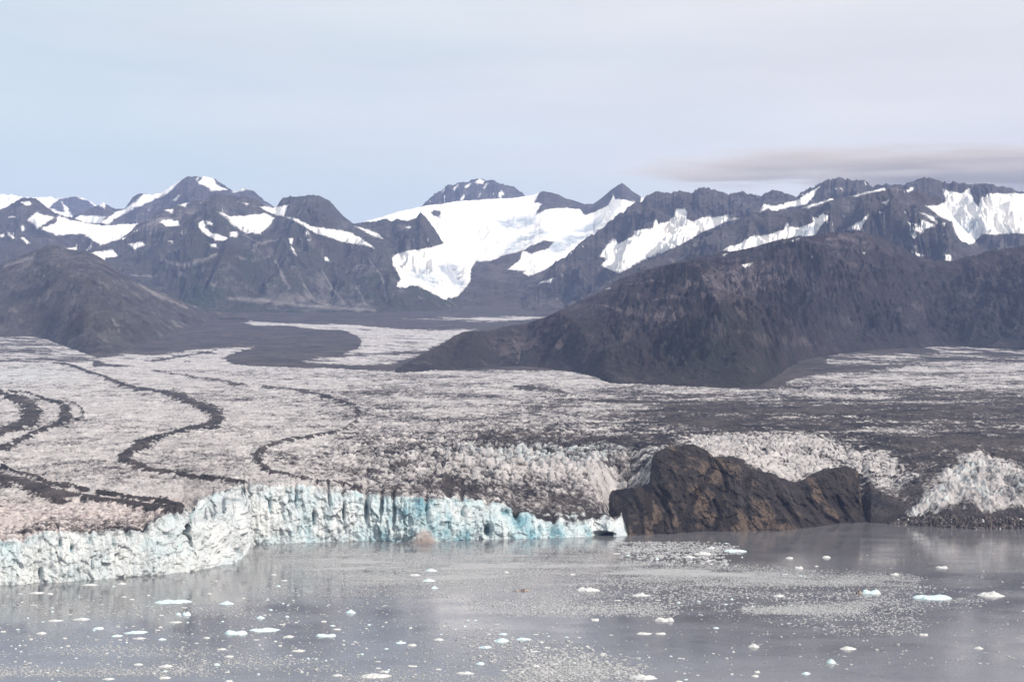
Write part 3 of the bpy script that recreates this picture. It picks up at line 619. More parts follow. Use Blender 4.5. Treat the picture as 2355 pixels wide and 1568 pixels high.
mountain('far_mountains', [(-420,425),(-300,430),(-150,440),(0,446),(20,448),(47,455),(83,454),(103,450),(133,456),(150,456),(160,453),(173,453),(200,461),(215,472),(260,500),(330,520)], [(0,21500)], [(0,640,17500)], 2.2, 150, 200, M_FAR, snow0=0.75,
         rock=[[(112,478),(135,458),(160,452),(175,453),(200,461),(215,472),(240,500),(170,500),(158,480),(140,462),(150,490)]], amp=0.1, jag=1.2)
mountain('snowy_mountain', [(120,525),(140,515),(165,497),(200,482),(222,470),(233,464),(245,472),(262,481),(283,480),(290,470),(300,455),(319,442),(343,445),(366,442),(392,425),(431,402),(452,404),(476,407),(492,412),(512,426),(535,441),(559,433),(582,441),(605,461),(629,476),(660,500),(720,560)],
         [(0,17500)], [(0,640,14500)], 1.8, 260, 230, M_FAR, amp=0.12, jag=0.7, scree=0.2, streak=0.45, snow=[
         [(431,400),(393,424),(369,440),(333,448),(316,460),(293,476),(266,489),(233,511),(246,517),(299,483),(322,474),(369,453),(400,433)],
         [(456,421),(470,404),(492,410),(496,423),(524,437),(486,438),(472,428)],[(535,441),(559,431),(568,437),(540,442)],[(228,468),(236,462),(243,467),(240,480),(232,475)],
         [(166,505),(186,495),(216,496),(243,498),(226,513),(200,515),(180,512)],[(598,468),(628,478),(612,482)],[(400,460),(412,448),(416,450),(405,463)],[(450,412),(458,409),(454,418)]])
mountain('rocky_summit', [(880,540),(930,505),(970,473),(985,460),(1000,445),(1015,438),(1030,424),(1043,427),(1056,421),(1075,420),(1085,414),(1103,412),(1120,415),(1136,414),(1160,426),(1180,430),(1200,440),(1216,450),(1260,475),(1330,520)], [(0,18500)], [(0,620,16000)], 1.6, 150, 260, M_FAR, amp=0.16, jag=1.2, scree=0.25, streak=0.6, snow=[
         [(1043,438),(1050,424),(1055,424),(1046,440)],[(1058,460),(1066,448),(1070,450),(1064,461)],[(1092,420),(1103,413),(1114,415),(1110,424),(1096,424)],[(1070,430),(1080,420),(1083,422),(1075,433)],[(1146,448),(1152,438),(1158,447),(1152,456)],[(1100,455),(1104,444),(1107,446)],[(1015,446),(1019,436),(1021,440)],[(1112,432),(1120,420),(1124,421),(1115,434)]])
mountain('snow_dome', [(760,540),(790,522),(813,515),(843,507),(870,500),(903,490),(956,478),(980,473),(1016,469),(1050,463),(1130,458),(1180,456),(1225,449),(1250,439),(1282,446),(1300,456),(1345,468),(1366,468),(1389,451),(1410,433),(1432,419),(1447,431),(1459,441),(1478,453),(1520,500),(1600,590)],
         [(760,15000),(1100,15800),(1600,15000)], [(0,722,11200)], 1.5, 420, 300, M_FAR, snow0=1.0, amp=0.075, jag=0.35, gully=0.6, p=1.15, scree=0.25, rock=[
         [(990,488),(1000,484),(1013,486),(1013,501),(996,496)],[(1249,430),(1262,430),(1299,440),(1316,450),(1345,460),(1366,460),(1349,495),(1329,481),(1282,478),(1256,483),(1232,493),(1246,468),(1229,465)],
         [(1356,471),(1360,440),(1389,430),(1432,410),(1485,440),(1470,468),(1455,463),(1415,456),(1409,446),(1402,471),(1366,488),(1346,495),(1336,485)],
         [(1083,621),(1096,601),(1129,600),(1149,591),(1203,576),(1193,598),(1166,621),(1210,622),(1203,628),(1216,635),(1249,624),(1283,601),(1340,590),(1620,540),(1620,760),(1040,760),(1066,668),(1083,644)],
         [(880,655),(913,658),(933,663),(950,654),(1023,688),(1053,681),(1066,668),(1066,760),(700,760),(700,640)],[(1204,577),(1222,566),(1249,552),(1276,556),(1262,570),(1222,583)]],
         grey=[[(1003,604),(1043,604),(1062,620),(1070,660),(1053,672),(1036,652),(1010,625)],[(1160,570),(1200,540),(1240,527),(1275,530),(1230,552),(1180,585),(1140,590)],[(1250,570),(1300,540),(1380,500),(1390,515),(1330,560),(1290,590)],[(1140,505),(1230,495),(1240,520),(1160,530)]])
mountain('left_ridge', [(-420,520),(-200,495),(-60,488),(0,481),(33,462),(50,453),(77,457),(105,478),(133,495),(165,502),(200,513),(232,519),(316,514),(360,520),(420,560)], [(0,14500)], [(0,660,11500)], 1.8, 220, 330, M_FAR, amp=0.13, jag=0.8, streak=0.5, scree=0.35, green=0.3, snow=[
         [(133,496),(166,506),(206,513),(230,518),(320,510),(299,535),(273,551),(233,564),(206,548),(190,538),(133,541),(96,528),(100,521),(126,515)],[(63,505),(86,488),(123,501),(105,515),(86,525)],[(50,465),(70,463),(73,470),(60,474)],
         [(46,545),(58,548),(72,560),(60,562)],[(15,533),(22,535),(35,549),(28,549)],[(46,523),(55,519),(60,528),(52,532)],[(150,572),(175,568),(176,560),(178,575),(172,580)],[(0,540),(8,536),(10,545),(2,548)],[(20,496),(36,499),(34,502),(20,500)],[(200,572),(206,563),(212,558),(206,573)]])
mountain('green_mountain', [(100,640),(150,602),(190,577),(240,567),(266,556),(300,530),(316,515),(353,494),(385,478),(409,470),(432,464),(450,462),(466,461),(472,453),(485,446),(496,443),(519,449),(546,450),(565,451),(585,457),(605,470),(620,478),(632,476),(640,462),(649,452),(665,451),(679,454),(700,450),(715,449),(732,451),(745,456),(758,465),(778,487),(795,503),(813,516),(828,513),(843,511),(862,510),(883,503),(900,508),(916,503),(933,509),(956,503),(966,488),(980,502),(1000,528),(1015,552),(1023,560),(1040,620),(1075,700),(1090,725)],
         [(100,12500),(400,13200),(650,13400),(1090,12600)], [(100,700,10800),(520,712,10600),(870,714,10600),(1090,735,10400)], 1.4, 420, 360, M_FAR, amp=0.13, jag=0.9, streak=0.38, scree=0.42, green=0.75, freq=1.2, aniso=0.9, lines=[
         [(300,632,2),(350,636,4),(378,632,2)],[(320,655,3),(370,680,6),(410,700,7),(450,708,4)],[(475,640,2),(492,657,3),(505,645,2)],[(635,600,3),(655,645,5),(665,662,3)],[(700,655,2),(725,692,3),(780,708,5)],[(525,685,5),(615,692,7),(700,702,6),(860,713,5)],
         [(378,598,3),(420,612,7),(460,600,6),(500,585,3)],[(740,620,2),(765,665,3),(800,705,3)],[(330,520,3),(370,505,6),(415,500,6)],[(540,590,3),(580,600,3),(620,590,2)],[(560,540,2),(600,560,4),(640,550,2)],[(850,600,3),(880,640,3),(890,690,4)],[(820,660,2),(840,700,3)]], creases=[
         ([(496,446,30),(485,500,45),(500,560,50),(520,640,50)],170),([(715,449,40),(700,520,40),(650,600,50),(700,690,40)],160),([(316,515,20),(380,560,40),(460,600,50),(600,650,50)],130),([(966,490,14),(940,560,30),(860,640,40),(840,700,40)],150),([(813,516,16),(850,600,30),(900,690,40)],90)],
         pale=[[(330,500),(430,470),(420,520),(350,545),(320,530)],[(280,640),(380,625),(470,610),(560,600),(540,625),(400,645),(300,650)],[(600,690),(700,660),(860,690),(860,712),(620,712)],[(560,560),(600,545),(640,580),(600,600)]],
         snow=[[(599,475),(629,476),(662,471),(652,498),(615,488)],[(502,486),(532,498),(582,495),(609,490),(632,501),(625,514),(599,537),(565,537),(539,520),(522,503)],[(456,515),(466,506),(476,525),(492,538),(527,546),(519,553),(499,553),(479,543),(466,533)],
         [(659,499),(685,503),(712,519),(748,526),(775,528),(803,533),(833,548),(862,571),(833,563),(790,557),(760,547),(735,540),(700,520)],[(816,520),(850,528),(873,539),(882,550),(850,540)],[(296,561),(326,555),(333,563),(309,574)],[(210,581),(259,573),(271,588),(243,594),(240,603),(223,588)],
         [(379,485),(399,479),(396,490)],[(409,471),(436,466),(425,477)],[(366,510),(390,505),(410,508),(416,520),(380,521)],[(665,548),(672,548),(672,562),(666,560)],[(528,534),(545,533),(548,545),(530,545)],[(474,508),(490,512),(490,518),(478,516)],[(388,553),(396,553),(398,561)],[(482,560),(498,560),(500,568),(486,566)],[(668,565),(676,572),(684,590),(674,582)],[(706,550),(714,548),(710,554)],[(745,593),(752,590),(756,600),(748,600)],[(558,465),(572,470),(566,474)],
         [(903,591),(916,580),(950,576),(973,571),(1003,566),(1023,557),(1080,555),(1080,600),(1083,621),(1083,644),(1066,668),(1053,681),(1023,688),(990,672),(950,654),(933,663),(913,658),(920,640),(903,605)]],
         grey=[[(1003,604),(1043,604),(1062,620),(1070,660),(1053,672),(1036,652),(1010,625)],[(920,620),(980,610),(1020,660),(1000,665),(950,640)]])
S5 = [[(1395,561),(1412,550),(1422,561),(1459,541),(1459,531),(1502,521),(1505,505),(1515,515),(1538,508),(1552,498),(1555,478),(1569,478),(1580,485),(1577,502),(1590,509),(1617,499),(1657,499),(1674,493),(1677,502),(1697,501),(1667,512),(1627,529),(1567,562),(1475,600),(1425,630),(1392,616),(1382,608),(1399,594),(1379,591)],
      [(1664,576),(1677,566),(1701,561),(1717,549),(1737,541),(1754,542),(1801,529),(1811,510),(1817,522),(1845,522),(1871,509),(1866,497),(1881,502),(1893,489),(1907,497),(1881,529),(1873,546),(1841,542),(1801,550),(1768,568),(1734,571),(1701,582)],
      [(1748,487),(1758,469),(1781,474),(1835,459),(1868,438),(1885,428),(1868,455),(1855,469),(1778,485),(1768,480)],[(1846,478),(1917,453),(1917,459),(1858,480)],[(1960,450),(2035,431),(2037,436),(1968,452)],
      [(1935,531),(1968,516),(2004,488),(1982,522),(1988,532),(1962,529)],
      [(2129,474),(2159,472),(2174,462),(2168,435),(2179,439),(2209,445),(2229,434),(2240,462),(2250,475),(2256,455),(2276,445),(2400,445),(2400,536),(2256,539),(2236,562),(2213,556),(2196,536),(2189,509),(2163,499)],
      [(2084,508),(2119,519),(2119,503),(2151,519),(2116,534),(2096,526)],[(2087,530),(2109,542),(2102,549)],[(2094,575),(2131,588),(2102,588)],[(2074,547),(2110,567),(2106,570)],[(2115,488),(2149,500),(2156,514),(2136,502)],[(2084,438),(2104,428),(2100,438),(2088,443)],[(2172,585),(2186,586),(2190,600),(2174,602)],
      [(2028,465),(2044,461),(2038,470)],[(2022,488),(2036,486),(2028,492)],[(2078,488),(2084,484),(2086,492)],[(2098,482),(2108,481),(2104,487)],[(2167,512),(2176,512),(2172,522)],[(2164,538),(2172,537),(2172,544)]]
mountain('jagged_mountain', [(1165,735),(1200,700),(1225,672),(1256,628),(1275,605),(1302,588),(1325,565),(1349,545),(1389,518),(1415,500),(1432,486),(1455,464),(1479,453),(1490,445),(1505,438),(1522,437),(1545,440),(1560,438),(1567,437),(1585,439),(1600,437),(1615,433),(1630,430),(1650,436),(1680,446),(1700,440),(1711,438),(1734,449),(1754,449),(1770,441),(1781,438),(1800,443),(1834,452),(1855,438),(1881,428),(1901,416),(1940,410),(1970,414),(1992,416),(2012,428),(2035,423),(2085,425),(2105,414),(2119,408),(2150,411),(2170,419),(2203,418),(2236,425),(2276,422),(2330,430),(2400,450),(2550,440),(2720,460)],
         [(1165,11500),(1500,12600),(2720,12600)], [(1165,745,10300),(1300,735,10200),(2720,660,9800)], 1.4, 400, 420, M_FAR, amp=0.17, jag=1.7, streak=0.42, scree=0.3, gully=1.3, p=1.05, freq=1.3, snow=S5 + [[(1199,654),(1216,646),(1213,655)],[(1241,650),(1279,637),(1266,649)]],
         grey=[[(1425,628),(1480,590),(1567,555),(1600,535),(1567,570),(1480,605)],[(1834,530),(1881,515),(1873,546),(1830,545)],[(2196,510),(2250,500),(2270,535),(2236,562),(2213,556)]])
mountain('middle_ridge', [(1310,730),(1345,690),(1380,660),(1425,630),(1482,602),(1530,584),(1567,565),(1600,545),(1627,530),(1681,512),(1697,504),(1715,497),(1749,489),(1768,482),(1780,486),(1801,482),(1848,479),(1880,468),(1917,457),(1962,450),(2000,442),(2035,435),(2069,430),(2100,436),(2140,446),(2169,452),(2176,470),(2200,505),(2260,565),(2350,610),(2450,640)],
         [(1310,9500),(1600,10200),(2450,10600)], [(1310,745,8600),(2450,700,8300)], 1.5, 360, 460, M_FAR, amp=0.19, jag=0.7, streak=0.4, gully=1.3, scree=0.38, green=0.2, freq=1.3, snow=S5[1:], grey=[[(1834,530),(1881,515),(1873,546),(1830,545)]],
         creases=[([(1917,457,20),(1890,520,25),(1870,560,25)],120),([(2035,435,20),(2010,500,30),(1990,540,30)],120)])
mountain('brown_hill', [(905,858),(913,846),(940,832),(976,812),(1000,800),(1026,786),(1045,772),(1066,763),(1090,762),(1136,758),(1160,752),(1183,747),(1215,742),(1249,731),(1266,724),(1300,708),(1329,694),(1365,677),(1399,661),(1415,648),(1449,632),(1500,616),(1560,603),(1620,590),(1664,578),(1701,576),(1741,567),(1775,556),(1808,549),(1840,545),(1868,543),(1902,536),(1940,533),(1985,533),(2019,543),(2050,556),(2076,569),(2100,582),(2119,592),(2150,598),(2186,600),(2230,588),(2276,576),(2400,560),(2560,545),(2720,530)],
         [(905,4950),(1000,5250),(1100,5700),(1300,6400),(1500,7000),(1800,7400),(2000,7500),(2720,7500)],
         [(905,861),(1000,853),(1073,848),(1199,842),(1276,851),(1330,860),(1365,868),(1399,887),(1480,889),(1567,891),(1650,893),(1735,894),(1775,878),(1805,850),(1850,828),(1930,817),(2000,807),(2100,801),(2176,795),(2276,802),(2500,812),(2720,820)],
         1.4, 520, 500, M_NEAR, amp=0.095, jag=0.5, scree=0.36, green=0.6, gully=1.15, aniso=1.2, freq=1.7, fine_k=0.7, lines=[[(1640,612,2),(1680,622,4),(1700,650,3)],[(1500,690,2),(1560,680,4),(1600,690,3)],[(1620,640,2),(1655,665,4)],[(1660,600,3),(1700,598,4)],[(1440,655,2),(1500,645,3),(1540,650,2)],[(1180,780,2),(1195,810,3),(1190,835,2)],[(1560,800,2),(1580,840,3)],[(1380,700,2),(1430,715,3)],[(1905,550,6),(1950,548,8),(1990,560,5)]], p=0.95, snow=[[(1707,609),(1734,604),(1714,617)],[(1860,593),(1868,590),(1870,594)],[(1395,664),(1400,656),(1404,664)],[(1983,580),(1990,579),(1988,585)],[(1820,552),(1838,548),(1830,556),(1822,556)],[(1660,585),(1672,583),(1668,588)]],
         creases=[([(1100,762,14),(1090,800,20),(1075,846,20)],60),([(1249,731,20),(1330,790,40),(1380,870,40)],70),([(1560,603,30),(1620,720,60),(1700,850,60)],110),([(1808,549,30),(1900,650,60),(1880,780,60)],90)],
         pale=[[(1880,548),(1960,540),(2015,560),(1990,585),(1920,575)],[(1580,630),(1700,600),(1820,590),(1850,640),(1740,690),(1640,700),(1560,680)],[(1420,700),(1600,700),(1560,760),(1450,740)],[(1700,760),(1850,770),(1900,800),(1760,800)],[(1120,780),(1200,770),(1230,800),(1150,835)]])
mountain('bare_hill', [(-420,660),(-200,640),(-80,622),(0,606),(30,594),(67,580),(110,563),(130,565),(151,572),(175,576),(200,580),(233,595),(255,612),(276,628),(316,651),(350,664),(383,677),(420,694),(449,709),(490,716),(532,721),(575,735)],
         [(-420,8800),(300,8800),(450,9400),(575,9700)], [(-420,770),(0,777),(90,777),(120,788),(160,800),(190,818),(230,824),(300,806),(380,775),(450,750),(532,726),(575,738)],
         1.5, 380, 560, M_FAR, amp=0.07, jag=0.4, aniso=1.3, scree=0.4, green=0.25, freq=1.6, lines=[[(10,612,3),(50,600,6),(75,592,5)],[(320,655,3),(370,682,5),(430,708,4)],[(395,735,2),(405,748,4),(420,752,2)],[(260,735,3),(275,760,3)]], gully=0.8, p=1.0, pale=[[(20,620),(60,590),(75,600),(40,625)],[(110,610),(140,605),(130,620)],[(290,660),(330,680),(370,710),(340,700)],[(380,680),(440,710),(430,715)],[(250,630),(285,640),(275,655)]],
         creases=())

# ------------------------------------------------------------------ ice afloat
t = MT('floating_ice'); n1 = t.noise(0.5, detail=4)
M_BRASH = t.fin(t.mix(t.rng(n1, 0.35, 0.65), (0.22, 0.225, 0.235), (0.50, 0.505, 0.515)), 0.7, 0.3)
t = MT('floating_ice_block'); n1 = t.noise(0.5, detail=4)
M_WHITE = t.fin(t.mix(t.rng(n1, 0.35, 0.65), (0.42, 0.42, 0.42), (0.66, 0.66, 0.655)), 0.6, 0.3)
t = MT('blue_floating_ice'); n1 = t.noise(0.4, detail=4)
M_BLUE = t.fin(t.mix(t.rng(n1, 0.35, 0.65), (0.42, 0.57, 0.61), (0.70, 0.79, 0.81)), 0.5, 0.3)
t = MT('dirty_floating_ice'); n1 = t.noise(0.5, detail=5)
M_DIRT = t.fin(t.mix(t.rng(n1, 0.4, 0.62), (0.045, 0.035, 0.035), (0.42, 0.34, 0.3)), 0.8, 0.2)

def berg_mesh(name, w, h, dep, seed, mat, style='slab'):
    nr_, na = 13, 34
    r = np.linspace(0, 1, nr_)[:, None]; th = np.linspace(0, 2 * np.pi, na, endpoint=False)[None, :]
    out = 1 + 0.30 * perlin(np.cos(th) * 1.3 + seed, np.sin(th) * 1.3, seed) + 0.12 * perlin(np.cos(th) * 4 + seed, np.sin(th) * 4, seed + 1)
    x = r * np.cos(th) * out; y = r * np.sin(th) * out
    n = perlin(x * 1.7 + seed * 3.1, y * 1.5, seed + 2) + 0.6 * perlin(x * 4.1, y * 4.1 + seed, seed + 3)
    if style == 'peak': prof = (1 - r) ** 0.9 * (1 + 0.25 * n) + 0.06
    elif style == 'ends': prof = (1 - r ** 5) * np.clip(0.35 + 0.75 * np.abs(x + 0.05) + 0.3 * n, 0.12, 1.2)
    elif style == 'lump': prof = (1 - r ** 2.2) * np.clip(0.72 + 0.45 * n, 0.15, 1.3)
    else: prof = (1 - r ** 4) * np.clip(0.62 + 0.42 * n, 0.15, 1.25)
    z = h * prof
    x = x * w / 2; y = y * dep / 2
    V = np.stack([x.ravel(), y.ravel(), z.ravel()], -1)
    last = V[-na:].copy(); last[:, 2] = -0.35 * h - 0.4; last[:, :2] *= 0.93
    V = np.vstack([V, last]); nr2 = nr_ + 1
    i = (np.arange(nr2 - 1)[:, None] * na); j = np.arange(na)[None]
    f = np.stack([i + j, i + na + j, i + na + (j + 1) % na, i + (j + 1) % na], -1).reshape(-1, 4)
    me = bpy.data.meshes.new(name)
    me.from_pydata(V.tolist(), [], f.tolist() + [list(range((nr2 - 1) * na + na - 1, (nr2 - 1) * na - 1, -1))]); me.materials.append(mat); me.update()
    import bmesh
    bm = bmesh.new(); bm.from_mesh(me); bmesh.ops.remove_doubles(bm, verts=bm.verts, dist=1e-4); bmesh.ops.recalc_face_normals(bm, faces=bm.faces); bm.to_mesh(me); bm.free()
    return me
ZA = lambda x, y: (x / 5.01, 1295.6 + y / 5.01, 5.01)
ZB = lambda x, y: (470.05 + x / 5.01, 1295.6 + y / 5.01, 5.01)
ZC = lambda x, y: (940.1 + x / 5.01, 1295.6 + y / 5.01, 5.01)
ZD = lambda x, y: (1410.1 + x / 4.323, 1205.2 + y / 4.323, 4.323)
ZE = lambda x, y: (1880.2 + x / 2.885, 1024.5 + y / 2.885, 2.885)
W, B_, K = M_WHITE, M_BLUE, M_DIRT
BERGS = [
 (ZA,1070,243,170,22,W,'slab','flat white floe drifting just below the left ice cliff'),
 (ZA,1435,228,90,22,W,'lump','small white floe right of the flat one under the left ice cliff'),
 (ZA,465,335,170,25,W,'lump','ragged white floe nearest the left edge below the ice cliff'),
 (ZA,2020,440,400,40,B_,'ends','long pale blue floe with a knob at its right end, left of centre'),
 (ZA,2175,568,120,58,B_,'lump','squat bright blue block of ice below the long pale blue floe'),
 (ZA,2082,575,60,30,B_,'lump','small blue lump touching the left of the squat blue block'),
 (ZA,675,655,165,22,W,'slab','long narrow cream floe on the dark water at the left'),
 (ZA,980,640,200,30,W,'peak','low pointed white floe right of the long narrow cream one'),
 (ZA,1170,742,120,28,B_,'slab','pale blue tilted floe with a small white piece at its lower left'),
 (ZA,520,797,105,28,W,'lump','rounded white growler alone on the dark water at lower left'),
 (ZA,1605,792,240,30,B_,'slab','long flat bluish floe in the lower left water'),
 (ZA,1380,828,120,25,B_,'lump','lumpy bluish floe just left below the long flat bluish one'),
 (ZA,1640,860,150,22,W,'peak','cream floe with one hump and a thin tail, lower left water'),
 (ZA,1950,1178,165,34,W,'lump','broad white floe near the bottom edge, left of centre'),
 (ZA,1930,1312,140,28,W,'slab','white floe at the bottom edge under the broad white one'),
 (ZA,1630,1158,120,24,W,'slab','thin white floe to the left of the broad white one near the bottom'),
 (ZA,1295,1328,130,18,W,'slab','thin white strip of ice at the bottom edge on the left'),
 (ZA,2050,673,145,20,W,'slab','narrow white floe under the squat blue block'),
 (ZB,285,452,165,38,B_,'peak','low bluish floe with one peak, under the reflection of the cliff corner'),
 (ZB,1700,550,115,42,B_,'peak','pale blue pointed berg alone on smooth grey water near the centre'),
 (ZB,720,765,320,42,B_,'slab','long ragged pale blue floe, the longer of the pair left of centre'),
 (ZB,395,795,260,52,B_,'ends','long deeper blue berg just left of the ragged pale blue floe'),
 (ZB,1420,825,200,40,B_,'ends','pale blue berg with a dark notch in its middle'),
 (ZB,985,838,125,26,W,'slab','plain white floe below the ragged pale blue floe'),
 (ZB,1115,1003,155,24,W,'slab','lens shaped white floe on the darker water below centre'),
 (ZB,225,982,110,22,W,'slab','flat white floe left of the lens shaped one'),
 (ZB,310,1065,115,26,W,'lump','bumpy white floe near the bottom, below the flat one at left of centre'),
 (ZB,1990,1292,330,52,W,'slab','large cream slab with a pointed left end at the bottom edge'),
 (ZB,1550,1285,130,22,W,'slab','thin white floe just left of the large cream slab'),
 (ZB,2085,1240,120,28,W,'lump','rough white chunk just above the large cream slab'),
 (ZB,2270,908,130,26,B_,'peak','thin blue-white wedge of ice below centre on grey water'),
 (ZC,45,932,95,34,W,'lump','domed white chunk beside the thin blue-white wedge'),
 (ZC,350,870,120,28,W,'lump','rugged white floe right of the domed chunk'),
 (ZC,1070,878,170,54,B_,'lump','biggest bluish chunk amid the loose ice below centre'),
 (ZC,1315,868,170,28,B_,'slab','flat bluish floe right of the biggest bluish chunk'),
 (ZC,885,960,150,26,B_,'slab','bluish strip of ice below and left of the biggest bluish chunk'),
 (ZC,1330,300,120,38,K,'lump','dark brown dirt-covered berg in the pale brash field'),
 (ZC,1240,312,70,14,K,'slab','thin dark slab touching the left of the brown dirt-covered berg'),
 (ZC,2050,297,270,50,W,'slab','big smooth oval white floe right of the brown berg'),
 (ZC,2135,640,110,32,W,'ends','white floe with a shaded left end at the rim of the smooth grey water'),
 (ZC,265,72,140,36,B_,'lump','pale blue floe at the upper left of the brash field'),
 (ZC,75,127,130,30,W,'lump','cream floe left below the upper pale blue one in the brash field'),
 (ZC,235,190,150,34,B_,'peak','small pointed blue floe in the brash field above the grey water'),
 (ZC,1125,95,70,26,W,'lump','small cream lump in the middle of the brash field'),
 (ZC,2230,1040,95,36,W,'lump','white lump at the right end of the loose ice below centre'),
 (ZC,660,1262,200,28,W,'slab','long cream floe at the bottom edge right of centre'),
 (ZC,1460,1172,85,38,W,'lump','tall white chunk in the loose ice at the bottom'),
 (ZC,830,1145,110,34,B_,'lump','bluish chunk above the long cream floe at the bottom'),
 (ZD,885,285,165,40,W,'lump','thick white floe below the rock cliff on dark water'),
 (ZD,1198,263,250,28,B_,'slab','long straight pale blue floe below the rock cliff'),
 (ZD,965,357,100,22,W,'slab','white floe under the thick white one below the rock cliff'),
 (ZD,745,320,115,26,W,'lump','rough white floe left of the thick white one below the rock cliff'),
 (ZD,500,942,195,48,W,'ends','white berg of two lumps on the calm water right of centre'),
 (ZD,295,1085,145,22,W,'slab','flat white floe below the two-lumped berg'),
 (ZD,460,1083,110,22,W,'ends','curved white floe with a dip, right of the flat one below the two-lumped berg'),
 (ZD,1375,1203,105,44,W,'peak','small pyramid of white ice alone on the calm grey water at lower right'),
 (ZD,290,1520,245,46,W,'lump','large cream floe at the bottom edge, lower right of centre'),
 (ZD,1630,710,105,22,W,'slab','bright flat floe on the darkest blue water at right'),
 (ZD,270,705,190,22,W,'slab','thin white floe with another piece riding on its back edge'),
 (ZD,1828,427,82,32,W,'ends','white floe with raised right end above the brash at right'),
 (ZD,1740,330,75,24,W,'slab','leftmost of the two small floes on dark water right of the long straight blue one'),
 (ZD,1410,1462,62,22,W,'slab','upper of two small floes one above the other near the bottom at right'),
 (ZD,1388,1503,72,26,W,'lump','lower of two small floes one above the other near the bottom at right'),
 (ZD,1890,1478,90,28,B_,'peak','pale blue wedge of ice near the bottom at right'),
 (ZE,740,1005,240,34,B_,'ends','long deep blue berg at the far right of the bay'),
 (ZE,1125,985,180,36,W,'lump','broad white berg at the right edge beside the long blue one'),
 (ZE,340,967,125,34,B_,'ends','murky blue-grey berg in the brash, left of the long blue one'),
 (ZE,258,967,44,30,K,'peak','small dark peak of dirty ice beside the murky blue-grey berg'),
 (ZE,680,1250,62,18,W,'ends','small tilted white floe below the long blue berg at the right'),
 (ZE,180,1343,108,26,W,'peak','flat white floe with one little peak on calm water at lower right'),
 (ZE,1045,1340,62,18,W,'peak','tiny white floe nearest the right edge on calm water'),
 (ZE,72,1428,64,34,B_,'peak','bright blue-white pyramid of ice on calm water at lower right'),
 (ZE,812,805,78,16,W,'ends','thin white floe in front of the bright ice wall reflection at right'),
 (ZE,497,850,56,18,W,'slab','small white floe just above the right end of the pale brash streak'),
 (ZE,47,736,54,18,W,'slab','small white floe nearest the rock cliff on the dark bay water'),
]
for k, (zf_, x, y, w_, h_, mt, st, lb) in enumerate(BERGS):
    X_, Y_, s_ = zf_(x, y + h_ / 2)
    d_ = float(water_d(Y_)); wm = w_ / s_ * d_ / F; hp = h_ / s_ * d_ / F
    dep = min(wm * 0.75, 16 + wm * 0.3)
    hm = max(0.9, hp - 0.35 * dep * H / d_) * 0.92
    me = berg_mesh('iceberg', wm, hm, dep, k * 3 + 5, mt, st)
    o = bpy.data.objects.new('iceberg', me); COL.objects.link(o)
    o.location = (float(col_of(X_)) * (d_ + dep / 2), d_ + dep / 2, 0)
    tag(o, lb, 'iceberg', 'larger floes and bergs drifting in the bay')

